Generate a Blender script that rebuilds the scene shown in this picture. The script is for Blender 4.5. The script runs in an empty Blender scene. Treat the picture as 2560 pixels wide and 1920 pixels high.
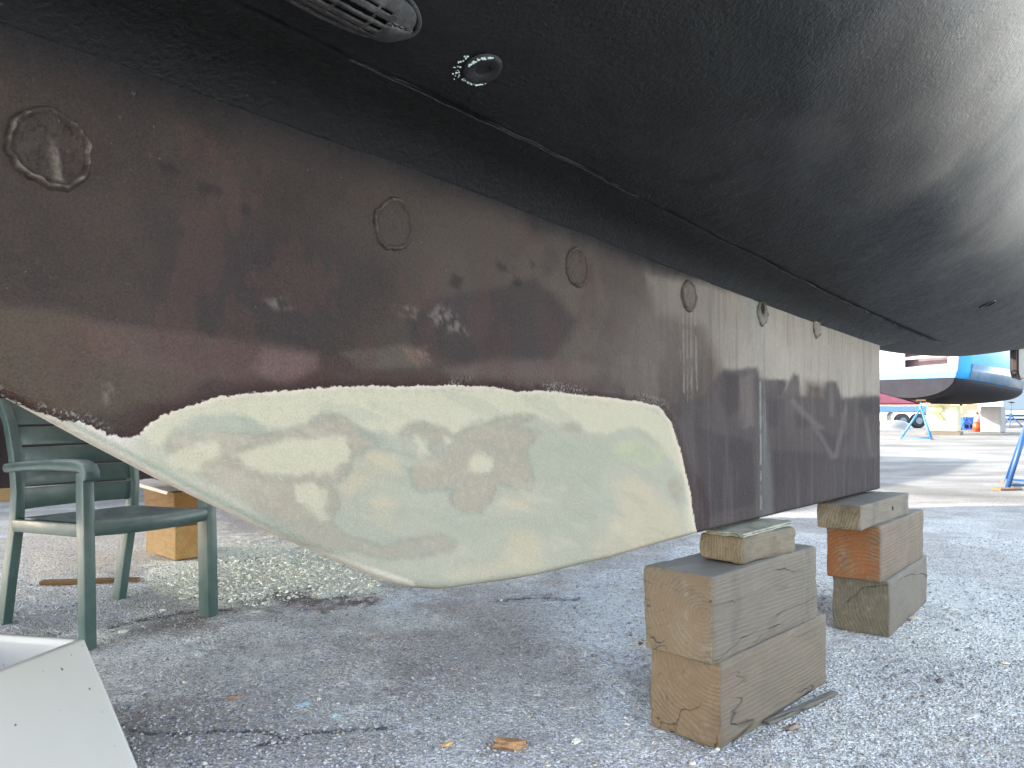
import bpy, bmesh, math, random
import numpy as np
from mathutils import Vector, Matrix
R = math.radians
random.seed(7)
rng = np.random.default_rng(11)
sc = bpy.context.scene
COL = sc.collection

# ------------------------------------------------------------------ camera
F, CX, HY, HC = 777.0, 512.0, 412.0, 0.83      # focal px, centre x, horizon row, eye height
cam = bpy.data.cameras.new('camera'); camo = bpy.data.objects.new('camera', cam); COL.objects.link(camo)
camo.location = (0, 0, HC); camo.rotation_euler = (R(90), 0, 0)
cam.sensor_width = 36; cam.lens = F / 1024 * 36; cam.shift_y = (HY - 384) / 1024
cam.clip_start = 0.02; cam.clip_end = 2000
sc.camera = camo
# ------------------------------------------------------------------ light
SUN_DIR = Vector((-0.97, 0.10, 0)).normalized(); SUN_EL = R(21)
w = bpy.data.worlds.new('World'); sc.world = w; w.use_nodes = True
nt = w.node_tree; nt.nodes.clear()
sky = nt.nodes.new('ShaderNodeTexSky'); sky.sky_type = 'NISHITA'; sky.sun_disc = False
sky.sun_elevation = SUN_EL; sky.sun_rotation = math.atan2(SUN_DIR.x, SUN_DIR.y)
sky.air_density = 1.0; sky.dust_density = .8; sky.ozone_density = 1.0
bg = nt.nodes.new('ShaderNodeBackground'); bg.inputs[1].default_value = 0.15
wo = nt.nodes.new('ShaderNodeOutputWorld')
hs_n = nt.nodes.new('ShaderNodeHueSaturation'); hs_n.inputs['Saturation'].default_value = .62   # thin high haze
nt.links.new(sky.outputs[0], hs_n.inputs['Color']); nt.links.new(hs_n.outputs[0], bg.inputs[0]); nt.links.new(bg.outputs[0], wo.inputs[0])
sl = bpy.data.lights.new('sun', 'SUN'); sl.energy = 2.0; sl.angle = R(0.5); sl.color = (1, .9, .78)
so = bpy.data.objects.new('sun', sl); COL.objects.link(so)
sd = Vector((SUN_DIR.x * math.cos(SUN_EL), SUN_DIR.y * math.cos(SUN_EL), math.sin(SUN_EL)))
so.rotation_euler = sd.to_track_quat('Z', 'Y').to_euler(); so.location = (0, 0, 20)
sc.view_settings.view_transform = 'Standard'; sc.view_settings.look = 'None'
sc.view_settings.gamma = 1; sc.view_settings.exposure = 3.3
sc.cycles.max_bounces = 8; sc.cycles.diffuse_bounces = 5

# ------------------------------------------------------------------ helpers
def lin(c, g=1.0):
    return tuple(g * ((v / 255 / 12.92) if v / 255 < .04045 else ((v / 255 + .055) / 1.055) ** 2.4) for v in c)
def tag(o, label=None, cat=None, group=None, kind=None):
    if label: o['label'] = label
    if cat: o['category'] = cat
    if group: o['group'] = group
    if kind: o['kind'] = kind
    return o
def empty(name, loc=(0, 0, 0), rz=0, **k):
    o = bpy.data.objects.new(name, None); COL.objects.link(o); o.location = loc; o.rotation_euler = (0, 0, rz)
    o.empty_display_size = .05
    return tag(o, **k)
def link(name, me, mat, parent=None, smooth=False):
    o = bpy.data.objects.new(name, me); COL.objects.link(o)
    if mat: me.materials.append(mat)
    if parent is not None: o.parent = parent
    if smooth: me.polygons.foreach_set('use_smooth', [True] * len(me.polygons))
    return o
def npmesh(name, V, Fq):
    """V (n,3); Fq (m,4) or (m,3)"""
    me = bpy.data.meshes.new(name); V = np.asarray(V, np.float32); Fq = np.asarray(Fq, np.int32)
    me.vertices.add(len(V)); me.vertices.foreach_set('co', V.ravel())
    k = Fq.shape[1]
    me.loops.add(Fq.size); me.loops.foreach_set('vertex_index', Fq.ravel())
    me.polygons.add(len(Fq)); me.polygons.foreach_set('loop_start', np.arange(0, Fq.size, k, dtype=np.int32))
    me.update(calc_edges=True); me.validate()
    return me
def gridfaces(nu, nv, off=0, flip=False):
    i = np.arange(nu - 1)[:, None] * nv + np.arange(nv - 1)[None, :] + off
    q = np.stack([i, i + nv, i + nv + 1, i + 1], -1).reshape(-1, 4)
    return q[:, ::-1] if flip else q
def setcol(me, rgb, name='paint'):
    a = me.color_attributes.new(name, 'FLOAT_COLOR', 'POINT')
    c = np.ones((len(me.vertices), 4), np.float32); c[:, :3] = rgb
    a.data.foreach_set('color', c.ravel())
def _hash(ix, iy, seed):
    n = (ix.astype(np.int64) * 374761393 + iy.astype(np.int64) * 668265263 + seed * 974634777) & 0xffffffff
    n = ((n ^ (n >> 13)) * 1274126177) & 0xffffffff
    return ((n ^ (n >> 16)) & 0xffff) / 65535.0
def vnoise(x, y, seed=0):
    ix, iy = np.floor(x), np.floor(y); fx, fy = x - ix, y - iy
    fx = fx * fx * (3 - 2 * fx); fy = fy * fy * (3 - 2 * fy)
    a, b = _hash(ix, iy, seed), _hash(ix + 1, iy, seed); c, d = _hash(ix, iy + 1, seed), _hash(ix + 1, iy + 1, seed)
    return (a + (b - a) * fx) * (1 - fy) + (c + (d - c) * fx) * fy
def fbm(x, y, seed=0, o=4, g=.55):
    s = 0; a = 1; t = 0
    for k in range(o):
        s = s + a * vnoise(x, y, seed + k * 17); t += a; a *= g; x = x * 2.03; y = y * 2.03
    return s / t                                   # 0..1, mean .5
def sdf(poly, X, Y):
    """signed distance, negative inside"""
    P = np.asarray(poly, float); d = np.full(X.shape, 1e9); ins = np.zeros(X.shape, bool)
    for k in range(len(P)):
        a, b = P[k], P[(k + 1) % len(P)]; e = b - a
        wx, wy = X - a[0], Y - a[1]
        t = np.clip((wx * e[0] + wy * e[1]) / (e @ e + 1e-9), 0, 1)
        d = np.minimum(d, (wx - e[0] * t) ** 2 + (wy - e[1] * t) ** 2)
        c = ((a[1] <= Y) & (b[1] > Y)) | ((b[1] <= Y) & (a[1] > Y))
        xi = a[0] + (Y - a[1]) / (b[1] - a[1] if b[1] != a[1] else 1e-9) * e[0]
        ins ^= c & (X < xi)
    d = np.sqrt(d); return np.where(ins, -d, d)
def sdl(line, X, Y):
    P = np.asarray(line, float); d = np.full(X.shape, 1e9)
    for k in range(len(P) - 1):
        a, b = P[k], P[k + 1]; e = b - a; wx, wy = X - a[0], Y - a[1]
        t = np.clip((wx * e[0] + wy * e[1]) / (e @ e + 1e-9), 0, 1)
        d = np.minimum(d, (wx - e[0] * t) ** 2 + (wy - e[1] * t) ** 2)
    return np.sqrt(d)
def sm(x, a, b):
    t = np.clip((x - a) / (b - a), 0, 1); return t * t * (3 - 2 * t)
K = .46293                                          # picture survey scale -> pixels
def survey(V):
    V = np.asarray(V); y = np.maximum(V[:, 1], .15)
    return (CX + F * V[:, 0] / y) / K, (HY - F * (V[:, 2] - HC) / y) / K

# ------------------------------------------------------------------ node helpers
class N:
    def __init__(s, name, rough=.6, spec=.4):
        s.m = bpy.data.materials.new(name); s.m.use_nodes = True; s.t = s.m.node_tree
        s.b = s.t.nodes['Principled BSDF']; s.b.inputs['Roughness'].default_value = rough
        s.b.inputs['Specular IOR Level'].default_value = spec
        s.tc = s.t.nodes.new('ShaderNodeTexCoord')
    def n(s, ty, **k):
        o = s.t.nodes.new(ty)
        for a, v in k.items(): setattr(o, a, v)
        return o
    def put(s, sock, v):
        if hasattr(v, 'is_linked') or isinstance(v, bpy.types.NodeSocket): s.t.links.new(v, sock)
        else:
            if isinstance(v, tuple) and len(v) == 3 and sock.type == 'RGBA': v = (*v, 1)
            sock.default_value = v
    def obj(s): return s.tc.outputs['Object']
    def map(s, vec, sc=(1, 1, 1), loc=(0, 0, 0), rot=(0, 0, 0)):
        o = s.n('ShaderNodeMapping'); s.put(o.inputs['Vector'], vec)
        o.inputs['Scale'].default_value = sc; o.inputs['Location'].default_value = loc; o.inputs['Rotation'].default_value = rot
        return o.outputs[0]
    def noise(s, vec, scale, detail=4, rough=.6, dist=0):
        o = s.n('ShaderNodeTexNoise'); s.put(o.inputs['Vector'], vec); o.inputs['Scale'].default_value = scale
        o.inputs['Detail'].default_value = detail; o.inputs['Roughness'].default_value = rough; o.inputs['Distortion'].default_value = dist
        return o.outputs['Fac']
    def voro(s, vec, scale, feature='F1', out='Distance'):
        o = s.n('ShaderNodeTexVoronoi', feature=feature); s.put(o.inputs['Vector'], vec); o.inputs['Scale'].default_value = scale
        return o.outputs[out]
    def math(s, op, a, b=None, c=None):
        o = s.n('ShaderNodeMath', operation=op); s.put(o.inputs[0], a)
        if b is not None: s.put(o.inputs[1], b)
        if c is not None: s.put(o.inputs[2], c)
        return o.outputs[0]
    def rng(s, v, a, b, c=0., d=1.):
        o = s.n('ShaderNodeMapRange'); s.put(o.inputs[0], v)
        for i, q in enumerate((a, b, c, d)): s.put(o.inputs[i + 1], q)
        return o.outputs[0]
    def mix(s, f, a, b, mode='MIX'):
        o = s.n('ShaderNodeMix', data_type='RGBA', blend_type=mode); s.put(o.inputs[0], f); s.put(o.inputs[6], a); s.put(o.inputs[7], b)
        return o.outputs[2]
    def attr(s, name):
        o = s.n('ShaderNodeVertexColor', layer_name=name); return o.outputs[0]
    def col(s, v): s.put(s.b.inputs['Base Color'], v)
    def rough(s, v): s.put(s.b.inputs['Roughness'], v)
    def bump(s, h, strength=.5, dist=.002):
        o = s.n('ShaderNodeBump'); s.put(o.inputs['Height'], h); o.inputs['Strength'].default_value = strength; o.inputs['Distance'].default_value = dist
        s.put(s.b.inputs['Normal'], o.outputs[0]); return o
def plain(name, c, rough=.6, var=.15, scale=8, bump=.0, metal=0, spec=.4, dirt=None):
    m = N(name, rough, spec); v = m.obj()
    a = m.rng(m.noise(v, scale, 5), .3, .7, 1 - var, 1 + var)
    cc = m.mix(1.0, tuple(c), m.n('ShaderNodeCombineColor').outputs[0], 'MULTIPLY')
    comb = cc.node.inputs[7].links[0].from_node
    for i in range(3): m.put(comb.inputs[i], a)
    if dirt:
        cc = m.mix(m.rng(m.noise(v, scale * 2.7, 6, .7), .5, .72, 0., .7), cc, tuple(dirt))
    m.col(cc); m.b.inputs['Metallic'].default_value = metal
    if bump: m.bump(m.noise(v, scale * 14, 4), bump, .002)
    return m.m
def paintmat(name, bump_scale=260, bump_s=.5, rough=.62, spec=.35, fleck=.12, two=False, bd=.0016):
    m = N(name, rough, spec); v = m.obj(); c = m.attr('paint'); fm = None
    if two:
        at = m.n('ShaderNodeAttribute', attribute_name='edge'); ed = m.n('ShaderNodeSeparateXYZ'); m.put(ed.inputs[0], at.outputs['Vector'])
        jg = m.math('MULTIPLY', m.math('SUBTRACT', m.noise(v, 150, 4, .75), .5), .013)
        dj = m.math('ADD', ed.outputs[0], jg); fm = m.rng(dj, -.0006, .0006, 1., 0.)
        fcol = m.attr('fairing')
        scr = m.noise(m.map(v, (26, 26, 190), (.3, .2, .1), (.5, .3, .2)), 3., 4, .7); scr2 = m.noise(m.map(v, (150, 150, 22), (.7, .2, .4), (.2, .6, .1)), 3., 4, .7)
        fcol = m.mix(m.rng(scr, .56, .70, 0., .30), fcol, lin((150, 150, 138))); fcol = m.mix(m.rng(scr2, .57, .70, 0., .25), fcol, lin((158, 148, 136)))
        fcol = m.mix(m.rng(m.noise(v, 380, 2, .5), .66, .72, 0., .4), fcol, lin((104, 96, 86)))
        c = m.mix(fm, c, fcol)
        ch = m.math('MULTIPLY', m.rng(m.noise(v, 240, 3, .6), .53, .56), ed.outputs[1]); c = m.mix(m.math('MULTIPLY', ch, .5), c, lin((128, 124, 116)))
    n1 = m.noise(v, 55, 6, .7); n2 = m.noise(v, 420, 3, .7)
    f = m.math('ADD', m.rng(n1, .3, .7, -.10, .10), m.rng(n2, .25, .75, -fleck, fleck))
    if fm is not None: f = m.math('MULTIPLY', f, m.rng(fm, 0, 1, 1., .42))
    f = m.math('ADD', f, 1.0)
    cb = m.n('ShaderNodeCombineColor')
    for i in range(3): m.put(cb.inputs[i], f)
    c2 = m.mix(1.0, c, cb.outputs[0], 'MULTIPLY')
    sp = m.rng(m.noise(v, 170, 2, .5), .73, .76, 0., .45)      # pale sanding flecks
    c2 = m.mix(m.math('MULTIPLY', sp, m.rng(m.noise(v, 9, 3), .45, .6)), c2, (.14, .14, .125))
    m.col(c2); m.rough(m.rng(n1, .3, .7, rough - .1, rough + .12))
    h = m.math('ADD', m.math('MULTIPLY', m.noise(v, bump_scale, 3, .6), m.rng(m.noise(v, 3.2, 3), .35, .6, .5, 1.7)), m.math('MULTIPLY', m.noise(v, 30, 4), 1.2))
    if fm is not None: h = m.math('ADD', m.math('MULTIPLY', h, m.rng(fm, 0, 1, 1., .35)), m.math('MULTIPLY', fm, -1.2))
    m.bump(h, bump_s, bd)
    return m.m
def box(bm, c, s, rot=None, bev=0):
    g = bmesh.ops.create_cube(bm, size=1)['verts']
    M = Matrix.Translation(c) @ (rot if rot is not None else Matrix()) @ Matrix.Diagonal((*s, 1))
    bmesh.ops.transform(bm, matrix=M, verts=g)
    if bev:
        es = {e for v in g for e in v.link_edges}
        bmesh.ops.bevel(bm, geom=list(es), offset=bev, segments=2, affect='EDGES', profile=.5)
def prism(bm, pts, axis_vec, closed=True):
    """extrude polygon (list of Vector) along axis_vec"""
    a = [bm.verts.new(p) for p in pts]; b = [bm.verts.new(Vector(p) + Vector(axis_vec)) for p in pts]
    n = len(pts)
    bm.faces.new(a[::-1]); bm.faces.new(b)
    for i in range(n): bm.faces.new((a[i], a[(i + 1) % n], b[(i + 1) % n], b[i]))
def tube(bm, pts, r, seg=10, cap=True):
    rings = []; pts = [Vector(p) for p in pts]
    rs = r if isinstance(r, (list, tuple)) else [r] * len(pts)
    for i, p in enumerate(pts):
        d = (pts[min(i + 1, len(pts) - 1)] - pts[max(i - 1, 0)]).normalized()
        up = Vector((0, 0, 1)) if abs(d.z) < .9 else Vector((1, 0, 0))
        a = d.cross(up).normalized(); b = d.cross(a).normalized()
        rings.append([bm.verts.new(p + rs[i] * (math.cos(t) * a + math.sin(t) * b)) for t in [2 * math.pi * k / seg for k in range(seg)]])
    for i in range(len(rings) - 1):
        for k in range(seg):
            bm.faces.new((rings[i][k], rings[i][(k + 1) % seg], rings[i + 1][(k + 1) % seg], rings[i + 1][k]))
    if cap: bm.faces.new(rings[0][::-1]); bm.faces.new(rings[-1])
def bmobj(name, bm, mat, parent=None, smooth=False):
    bmesh.ops.recalc_face_normals(bm, faces=bm.faces)
    me = bpy.data.meshes.new(name); bm.to_mesh(me); bm.free()
    return link(name, me, mat, parent, smooth)
def NB(): return bmesh.new()

# ================================================================== GROUND
def spaced(lo, hi, zones, grow=1.12, cap=60):
    a, b, st = zones; mid = list(np.arange(a, b, st)); l = []; x = a; s = st
    while x > lo: s = min(s * grow, cap); x -= s; l.append(x)
    r_ = []; x = mid[-1]; s = st
    while x < hi: s = min(s * grow, cap); x += s; r_.append(x)
    return np.array(l[::-1] + mid + r_)
gx = spaced(-700, 700, (-2.6, 3.2, .012)); gy = spaced(-60, 1200, (1.45, 6.0, .012), 1.06)
GX, GY = np.meshgrid(gx, gy, indexing='ij')
near = np.exp(-np.maximum(0, np.hypot(GX, GY - 3) - 4) / 3)
GZ = (fbm(GX * 3, GY * 3, 3) - .5) * .022 * near + (fbm(GX * 38, GY * 38, 9, 3) - .5) * .006 * near
GZ[:, :] -= .001
V = np.stack([GX.ravel(), GY.ravel(), GZ.ravel()], 1)
X, Y = survey(V); x, y = V[:, 0], V[:, 1]
infront = y > .6
warp = (fbm(x * 5, y * 5, 21) - .5) * 160; warp2 = (fbm(x * 22, y * 22, 23, 4) - .5) * 70
Xw, Yw = X + warp + warp2, Y + warp * .35 + warp2 * .5
def C3(c): return np.array(lin(c))
base = np.empty((len(V), 3)); base[:] = C3((212, 209, 203))
def lay(rgb, col, m): 
    m = np.asarray(m)[:, None]; return rgb * (1 - m) + np.array(col) * m
n1 = fbm(x * 1.6, y * 1.6, 5); n2 = fbm(x * 9, y * 9, 6); n3 = fbm(x * 45, y * 45, 8, 3)
base = base * (0.80 + .4 * n2)[:, None] * (0.8 + .4 * n3)[:, None]
base = lay(base, C3((150, 134, 128)), sm(n1, .5, .62) * .5)
base = lay(base, C3((132, 122, 118)), sm(fbm(x * 3, y * 3, 31), .5, .7) * .3)
def zone(poly, soft, col, amt, grain=.0, seed=40):
    global base
    d = sdf(poly, Xw, Yw); m = (1 - sm(d, -soft, soft)) * amt * infront
    if grain: m = m * sm(.45 * fbm(x * 14, y * 14, seed) + .55 * fbm(x * 75, y * 75, seed + 1, 3), .5 - grain - .10, .5 + grain * .25)
    base = lay(base, C3(col), m)
zone([(1780, 1330), (2300, 1100), (2300, 1800), (1500, 1800), (1600, 1640)], 120, (206, 205, 198), .85, .22, 41)
zone([(1110, 1330), (1250, 1260), (1400, 1270), (1420, 1560), (1330, 1560), (1250, 1420)], 55, (226, 232, 238), .85, .25, 42)
zone([(800, 1270), (1000, 1290), (900, 1320), (800, 1310)], 15, (232, 238, 242), .8, .3, 43)
zone([(1000, 1290), (1300, 1230), (1500, 1180), (1500, 1220), (1250, 1300)], 30, (206, 212, 220), .6, .2, 44)
zone([(460, 1160), (560, 1150), (640, 1160), (720, 1200), (830, 1255), (800, 1280), (720, 1270), (600, 1315), (480, 1320), (380, 1290), (300, 1280), (330, 1220)], 16, (252, 248, 226), 1.0, .5, 45)
zone([(30, 1290), (130, 1270), (330, 1250), (330, 1290), (160, 1330), (20, 1370)], 20, (200, 204, 212), .7, .3, 46)
zone([(600, 1290), (700, 1275), (790, 1280), (740, 1305), (650, 1320)], 8, (104, 70, 56), .8, .3, 47)
zone([(540, 1310), (640, 1285), (780, 1278), (800, 1286), (660, 1296), (560, 1322)], 6, (62, 56, 66), .6)
zone([(250, 1340), (500, 1330), (480, 1370), (260, 1370)], 14, (98, 78, 62), .5, .3, 48)
zone([(30, 1120), (330, 1110), (460, 1090), (700, 1160), (460, 1165), (260, 1230), (20, 1230)], 30, (206, 190, 168), .8)
zone([(470, 1100), (760, 1160), (560, 1170), (470, 1150)], 14, (130, 118, 116), .5)
zone([(560, 1480), (720, 1500), (700, 1659), (300, 1659), (300, 1560)], 80, (160, 152, 148), .5)
zone([(860, 1420), (1100, 1380), (1300, 1480), (1250, 1620), (900, 1600)], 90, (172, 168, 166), .45, .25, 49)
zone([(950, 1320), (1250, 1330), (1200, 1400), (950, 1400)], 40, (168, 160, 156), .5, .25, 50)
# far yard: pale crushed gravel with worn tracks
far = sm(y, 4.6, 8.0)
base = lay(base, C3((78, 76, 69)) , far * .95 * (.85 + .3 * (n1 - .5)))
trk = np.abs(fbm(x * .12, y * .6, 61) - .5)
base = lay(base, C3((68, 64, 58)), sm(trk, .03, .0) * far * .4)
for (dy, ww) in ((18.6, .35), (12.6, .25), (10.2, .12)):
    base = lay(base, C3((52, 48, 44)), np.exp(-((y - dy - .04 * x - .8 * (fbm(x * .5, y * 0, 71) - .5)) / ww) ** 2) * .55)
# cracks in the asphalt
crk = np.zeros(len(V))
for ln in ([(560, 1609), (620, 1600), (665, 1582), (720, 1578), (760, 1574), (860, 1570)], [(280, 1575), (330, 1583), (400, 1584), (470, 1578), (560, 1580), (640, 1600)],
           [(240, 1355), (330, 1335), (420, 1322), (500, 1316)], [(460, 1215), (560, 1208)], [(1060, 1300), (1160, 1290), (1260, 1296)]):
    d = sdl(ln, X + (n3 - .5) * 18 + warp2 * .1, Y + (n2 - .5) * 8 + (n3 - .5) * 8); crk = np.maximum(crk, (1 - sm(d, 1.5, 5)) * sm(n3, .3, .5))
base = lay(base, C3((44, 44, 48)), crk * .8 * infront)
V[:, 2] -= crk * .004 * infront
gm = npmesh('ground', V, gridfaces(len(gx), len(gy)))
setcol(gm, np.clip(base, .005, .9))
m = N('weathered_asphalt', .85, .25); v = m.obj(); c = m.attr('paint')
st = m.voro(v, 120, 'F1', 'Color'); sep = m.n('ShaderNodeSeparateColor'); m.put(sep.inputs[0], st)
vd = m.voro(v, 120)
g = m.math('MULTIPLY', m.rng(sep.outputs[0], 0, 1, .68, 1.36), m.rng(m.noise(v, 55, 4, .7), .3, .7, .8, 1.26)); g2 = m.rng(m.noise(v, 320, 4, .75), .25, .75, .72, 1.3)
gg = m.math('MULTIPLY', g, g2); cb = m.n('ShaderNodeCombineColor')
for i in range(3): m.put(cb.inputs[i], gg)
c2 = m.mix(m.rng(m.noise(v, 2.2, 3), .35, .6, .45, 1.), c, m.mix(1., c, cb.outputs[0], 'MULTIPLY'))
sm2 = m.rng(sep.outputs[1], .93, .95)
c2 = m.mix(m.math('MULTIPLY', sm2, m.rng(vd, .0, .35, .8, 0)), c2, (.5, .5, .46))
c2 = m.mix(m.rng(m.voro(v, 64, 'DISTANCE_TO_EDGE'), .0, .05, .16, 0), c2, (.02, .02, .024))
pit = m.rng(m.noise(m.map(v, (1, 1, 1), (.3, .7, .2)), 95, 3, .55), .58, .65, 0., .5); pit = m.math('MULTIPLY', pit, m.rng(m.noise(v, 3.1, 3), .36, .6, .35, 1.))
c2 = m.mix(pit, c2, (.03, .03, .034)); brt = m.rng(m.noise(m.map(v, (1, 1, 1), (.9, .1, .5)), 70, 3, .6), .60, .70, 0., .4); c2 = m.mix(brt, c2, (.62, .62, .6))
m.col(c2)
h = m.math('ADD', m.math('MULTIPLY', vd, -1.2), m.math('ADD', m.noise(v, 90, 5, .7), m.noise(v, 26, 4, .6)))
h = m.math('SUBTRACT', h, m.math('MULTIPLY', pit, 2.))
m.bump(h, 1.0, .008)
tag(link('ground', gm, m.m, smooth=True), kind='structure')

def gz(px, py):       # ground height
    a = np.array([px]); b = np.array([py]); nr = math.exp(-max(0, math.hypot(px, py - 3) - 4) / 3)
    return float(((fbm(a * 3, b * 3, 3) - .5) * .022 * nr + (fbm(a * 38, b * 38, 9, 3) - .5) * .006 * nr)[0]) - .001
def gpt(X_, Y_, z=0.0):           # survey point on the ground -> world
    d = (HC - z) * F / (Y_ * K - HY); return ((X_ * K - CX) / F * d, d)

# loose grit
def octa(n, px, py, pz, size, flat=.6):
    base_ = np.array([(1, 0, 0), (0, 1, 0), (-1, 0, 0), (0, -1, 0), (0, 0, 1), (0, 0, -1)], float)
    Vv = base_[None] * (1 + .5 * (rng.random((n, 6, 1)) - .5)) + .35 * (rng.random((n, 6, 3)) - .5)
    th = rng.random(n) * 6.28; cs, sn = np.cos(th), np.sin(th)
    xx = Vv[..., 0] * (1 + .5 * rng.random((n, 1))); yy = Vv[..., 1]
    Vv = np.stack([xx * cs[:, None] - yy * sn[:, None], xx * sn[:, None] + yy * cs[:, None], Vv[..., 2] * flat], -1) * size[:, None, None]
    Vv += np.stack([px, py, pz], -1)[:, None]
    f = np.array([(0, 1, 4), (1, 2, 4), (2, 3, 4), (3, 0, 4), (1, 0, 5), (2, 1, 5), (3, 2, 5), (0, 3, 5)])
    return Vv.reshape(-1, 3), (f[None] + 6 * np.arange(n)[:, None, None]).reshape(-1, 3)
n = 90000
dd = 1.55 + 3.6 * rng.random(n) ** 1.5; pxx = (rng.random(n) * 1100 - 40 - CX) / F * dd
dens = fbm(pxx * 2.2, dd * 2.2, 77); keep = (dens + .25 * rng.random(n)) > .42
pxx, dd = pxx[keep], dd[keep]; n = len(pxx)
sz = .0012 + .0042 * rng.random(n) ** 2.6
nr = np.exp(-np.maximum(0, np.hypot(pxx, dd - 3) - 4) / 3)
pz = (fbm(pxx * 3, dd * 3, 3) - .5) * .022 * nr + (fbm(pxx * 38, dd * 38, 9, 3) - .5) * .006 * nr - .001
Vv, Ff = octa(n, pxx, dd, pz + sz * .25, sz)
me = npmesh('gravel', Vv, Ff)
hue = rng.random((n, 1)); lum = .10 + .30 * rng.random((n, 1)) ** 1.6
cc = (lum + .12) * np.where(hue < .2, np.array([[1.15, 1.0, .85]]), np.array([[.98, .98, 1.06]]))
lt = rng.random((n, 1)) > .985; cc = np.where(lt, np.array([[.5, .5, .46]]), cc)
setcol(me, np.repeat(cc, 6, 0))
m = N('grit', .85, .3); m.col(m.attr('paint'))
tag(link('gravel', me, m.m), 'fine loose grit scattered over the asphalt', None, kind='stuff')
n = 2600
dd = 1.55 + 2.2 * rng.random(n) ** 1.4; pxx = (rng.random(n) * 1100 - 40 - CX) / F * dd
sz = .0035 + .005 * rng.random(n) ** 3; nr = np.exp(-np.maximum(0, np.hypot(pxx, dd - 3) - 4) / 3)
pz = (fbm(pxx * 3, dd * 3, 3) - .5) * .022 * nr + (fbm(pxx * 38, dd * 38, 9, 3) - .5) * .006 * nr - .001
Vv, Ff = octa(n, pxx, dd, pz + sz * .3, sz, .7); me = npmesh('coarse_gravel', Vv, Ff)
setcol(me, np.repeat((.12 + .34 * rng.random((n, 1))) * np.where(rng.random((n, 1)) < .25, np.array([[1.12, 1., .86]]), np.array([[1., 1., 1.03]])), 6, 0))
tag(link('coarse_gravel', me, m.m), 'scattered coarser stone crumbs on the asphalt', None, kind='stuff')
# crumbled filler dust heap (pale pieces)
n = 5200
poly = [(470, 1165), (620, 1165), (720, 1200), (835, 1258), (790, 1280), (640, 1290), (560, 1310), (440, 1300), (360, 1270)]
PX = 360 + 480 * rng.random(n * 4); PY = 1160 + 150 * rng.random(n * 4)
ok = sdf(poly, PX + 40 * (rng.random(n * 4) - .5), PY) < 0; PX, PY = PX[ok][:n], PY[ok][:n]; n = len(PX)
dd = HC * F / (PY * K - HY); pxx = (PX * K - CX) / F * dd
sz = .0014 + .010 * rng.random(n) ** 8 + .0022 * rng.random(n)
nr = np.exp(-np.maximum(0, np.hypot(pxx, dd - 3) - 4) / 3)
pz = (fbm(pxx * 3, dd * 3, 3) - .5) * .022 * nr + (fbm(pxx * 38, dd * 38, 9, 3) - .5) * .006 * nr
Vv, Ff = octa(n, pxx, dd, pz + sz * .2, sz, .7)
me = npmesh('filler_crumbs', Vv, Ff)
setcol(me, np.repeat(np.array(lin((232, 228, 214)))[None] * (.8 + .35 * rng.random((n, 1))), 6, 0))
tag(link('filler_crumbs', me, bpy.data.materials['grit']), 'pale green white sanded filler crumbs spilled under the keel', None, kind='stuff')

# ================================================================== THE BOAT ABOVE
U = np.array([.6295, .777]); NV = np.array([.777, -.6295]); P0 = np.array([.459, 1.91]); T0 = .07
def W(s, n, z):
    s, n, z = np.broadcast_arrays(np.asarray(s, float), np.asarray(n, float), np.asarray(z, float))
    return np.stack([P0[0] + s * U[0] + n * NV[0], P0[1] + s * U[1] + n * NV[1], z], -1)
_st = np.linspace(-8, 11, 381)
_zt = np.interp(_st, [-8, -6, -3, -1.35, -.8, .56, 1.5, 2.3, 3, 4, 5, 7, 8.5, 11], [1.75, 1.45, 1.29, 1.256, 1.246, 1.192, 1.166, 1.156, 1.172, 1.225, 1.30, 1.46, 1.64, 2.0])
_k = np.hanning(19); _k /= _k.sum(); _zs = np.convolve(np.pad(_zt, 9, 'edge'), _k, 'valid')
def Cz(s): return np.interp(s, _st, _zs)
def beam(s): return np.interp(s, [-6.2, -5.5, -4, -2, 0, 2.5, 5, 8], [.04, .35, .95, 1.45, 1.7, 1.75, 1.6, 1.15])
def hz(s, Nn):
    b = beam(s); q = np.clip(Nn / b, 0, 1)
    h = Cz(s) + .10 * (Nn - .19) + .40 * (Nn ** 2 - .036) * np.interp(s, [-6, -3, 0, 4, 8], [2, 1.2, 1, 1, 1.3])
    return h + .9 * np.clip(Nn - .5, 0, .6) ** 2 * np.clip(b / 1.6, 0, 1) + 1.0 * np.clip((q - .6) / .4, 0, 1) ** 2.6
STEM_D = .030
def keeltop(s): return hz(s, T0) - STEM_D * (1 - sm(s, 1.70, 1.95))
KS1 = 1.735
# ---- paint of the keel, surveyed stains
BLACKLINE = [(-900, -200), (-100, 20), (0, 50), (200, 110), (400, 180), (600, 240), (870, 345), (1050, 410), (1250, 500), (1400, 560), (1600, 622), (1700, 655), (1800, 690), (1935, 742), (2200, 830), (2200, -900), (-900, -900)]
FAIR = [(-60, 812), (0, 847), (60, 878), (130, 906), (175, 912), (205, 928), (232, 938), (262, 941), (292, 938), (318, 916), (350, 896), (400, 880), (480, 855), (600, 845), (740, 833), (900, 830), (1000, 832), (1100, 840), (1200, 848), (1300, 860), (1390, 868), (1430, 884), (1452, 915), (1466, 960), (1480, 1010), (1493, 1080), (1504, 1150), (1510, 1200), (1400, 1400), (700, 1400), (-100, 1000), (-200, 860)]
def f7(pts): return [(259.2 + .586 * a, 795 + .586 * b) for a, b in pts]
def f6(pts): return [(1123.3 + .4375 * a, 483.9 + .4375 * b) for a, b in pts]
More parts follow.
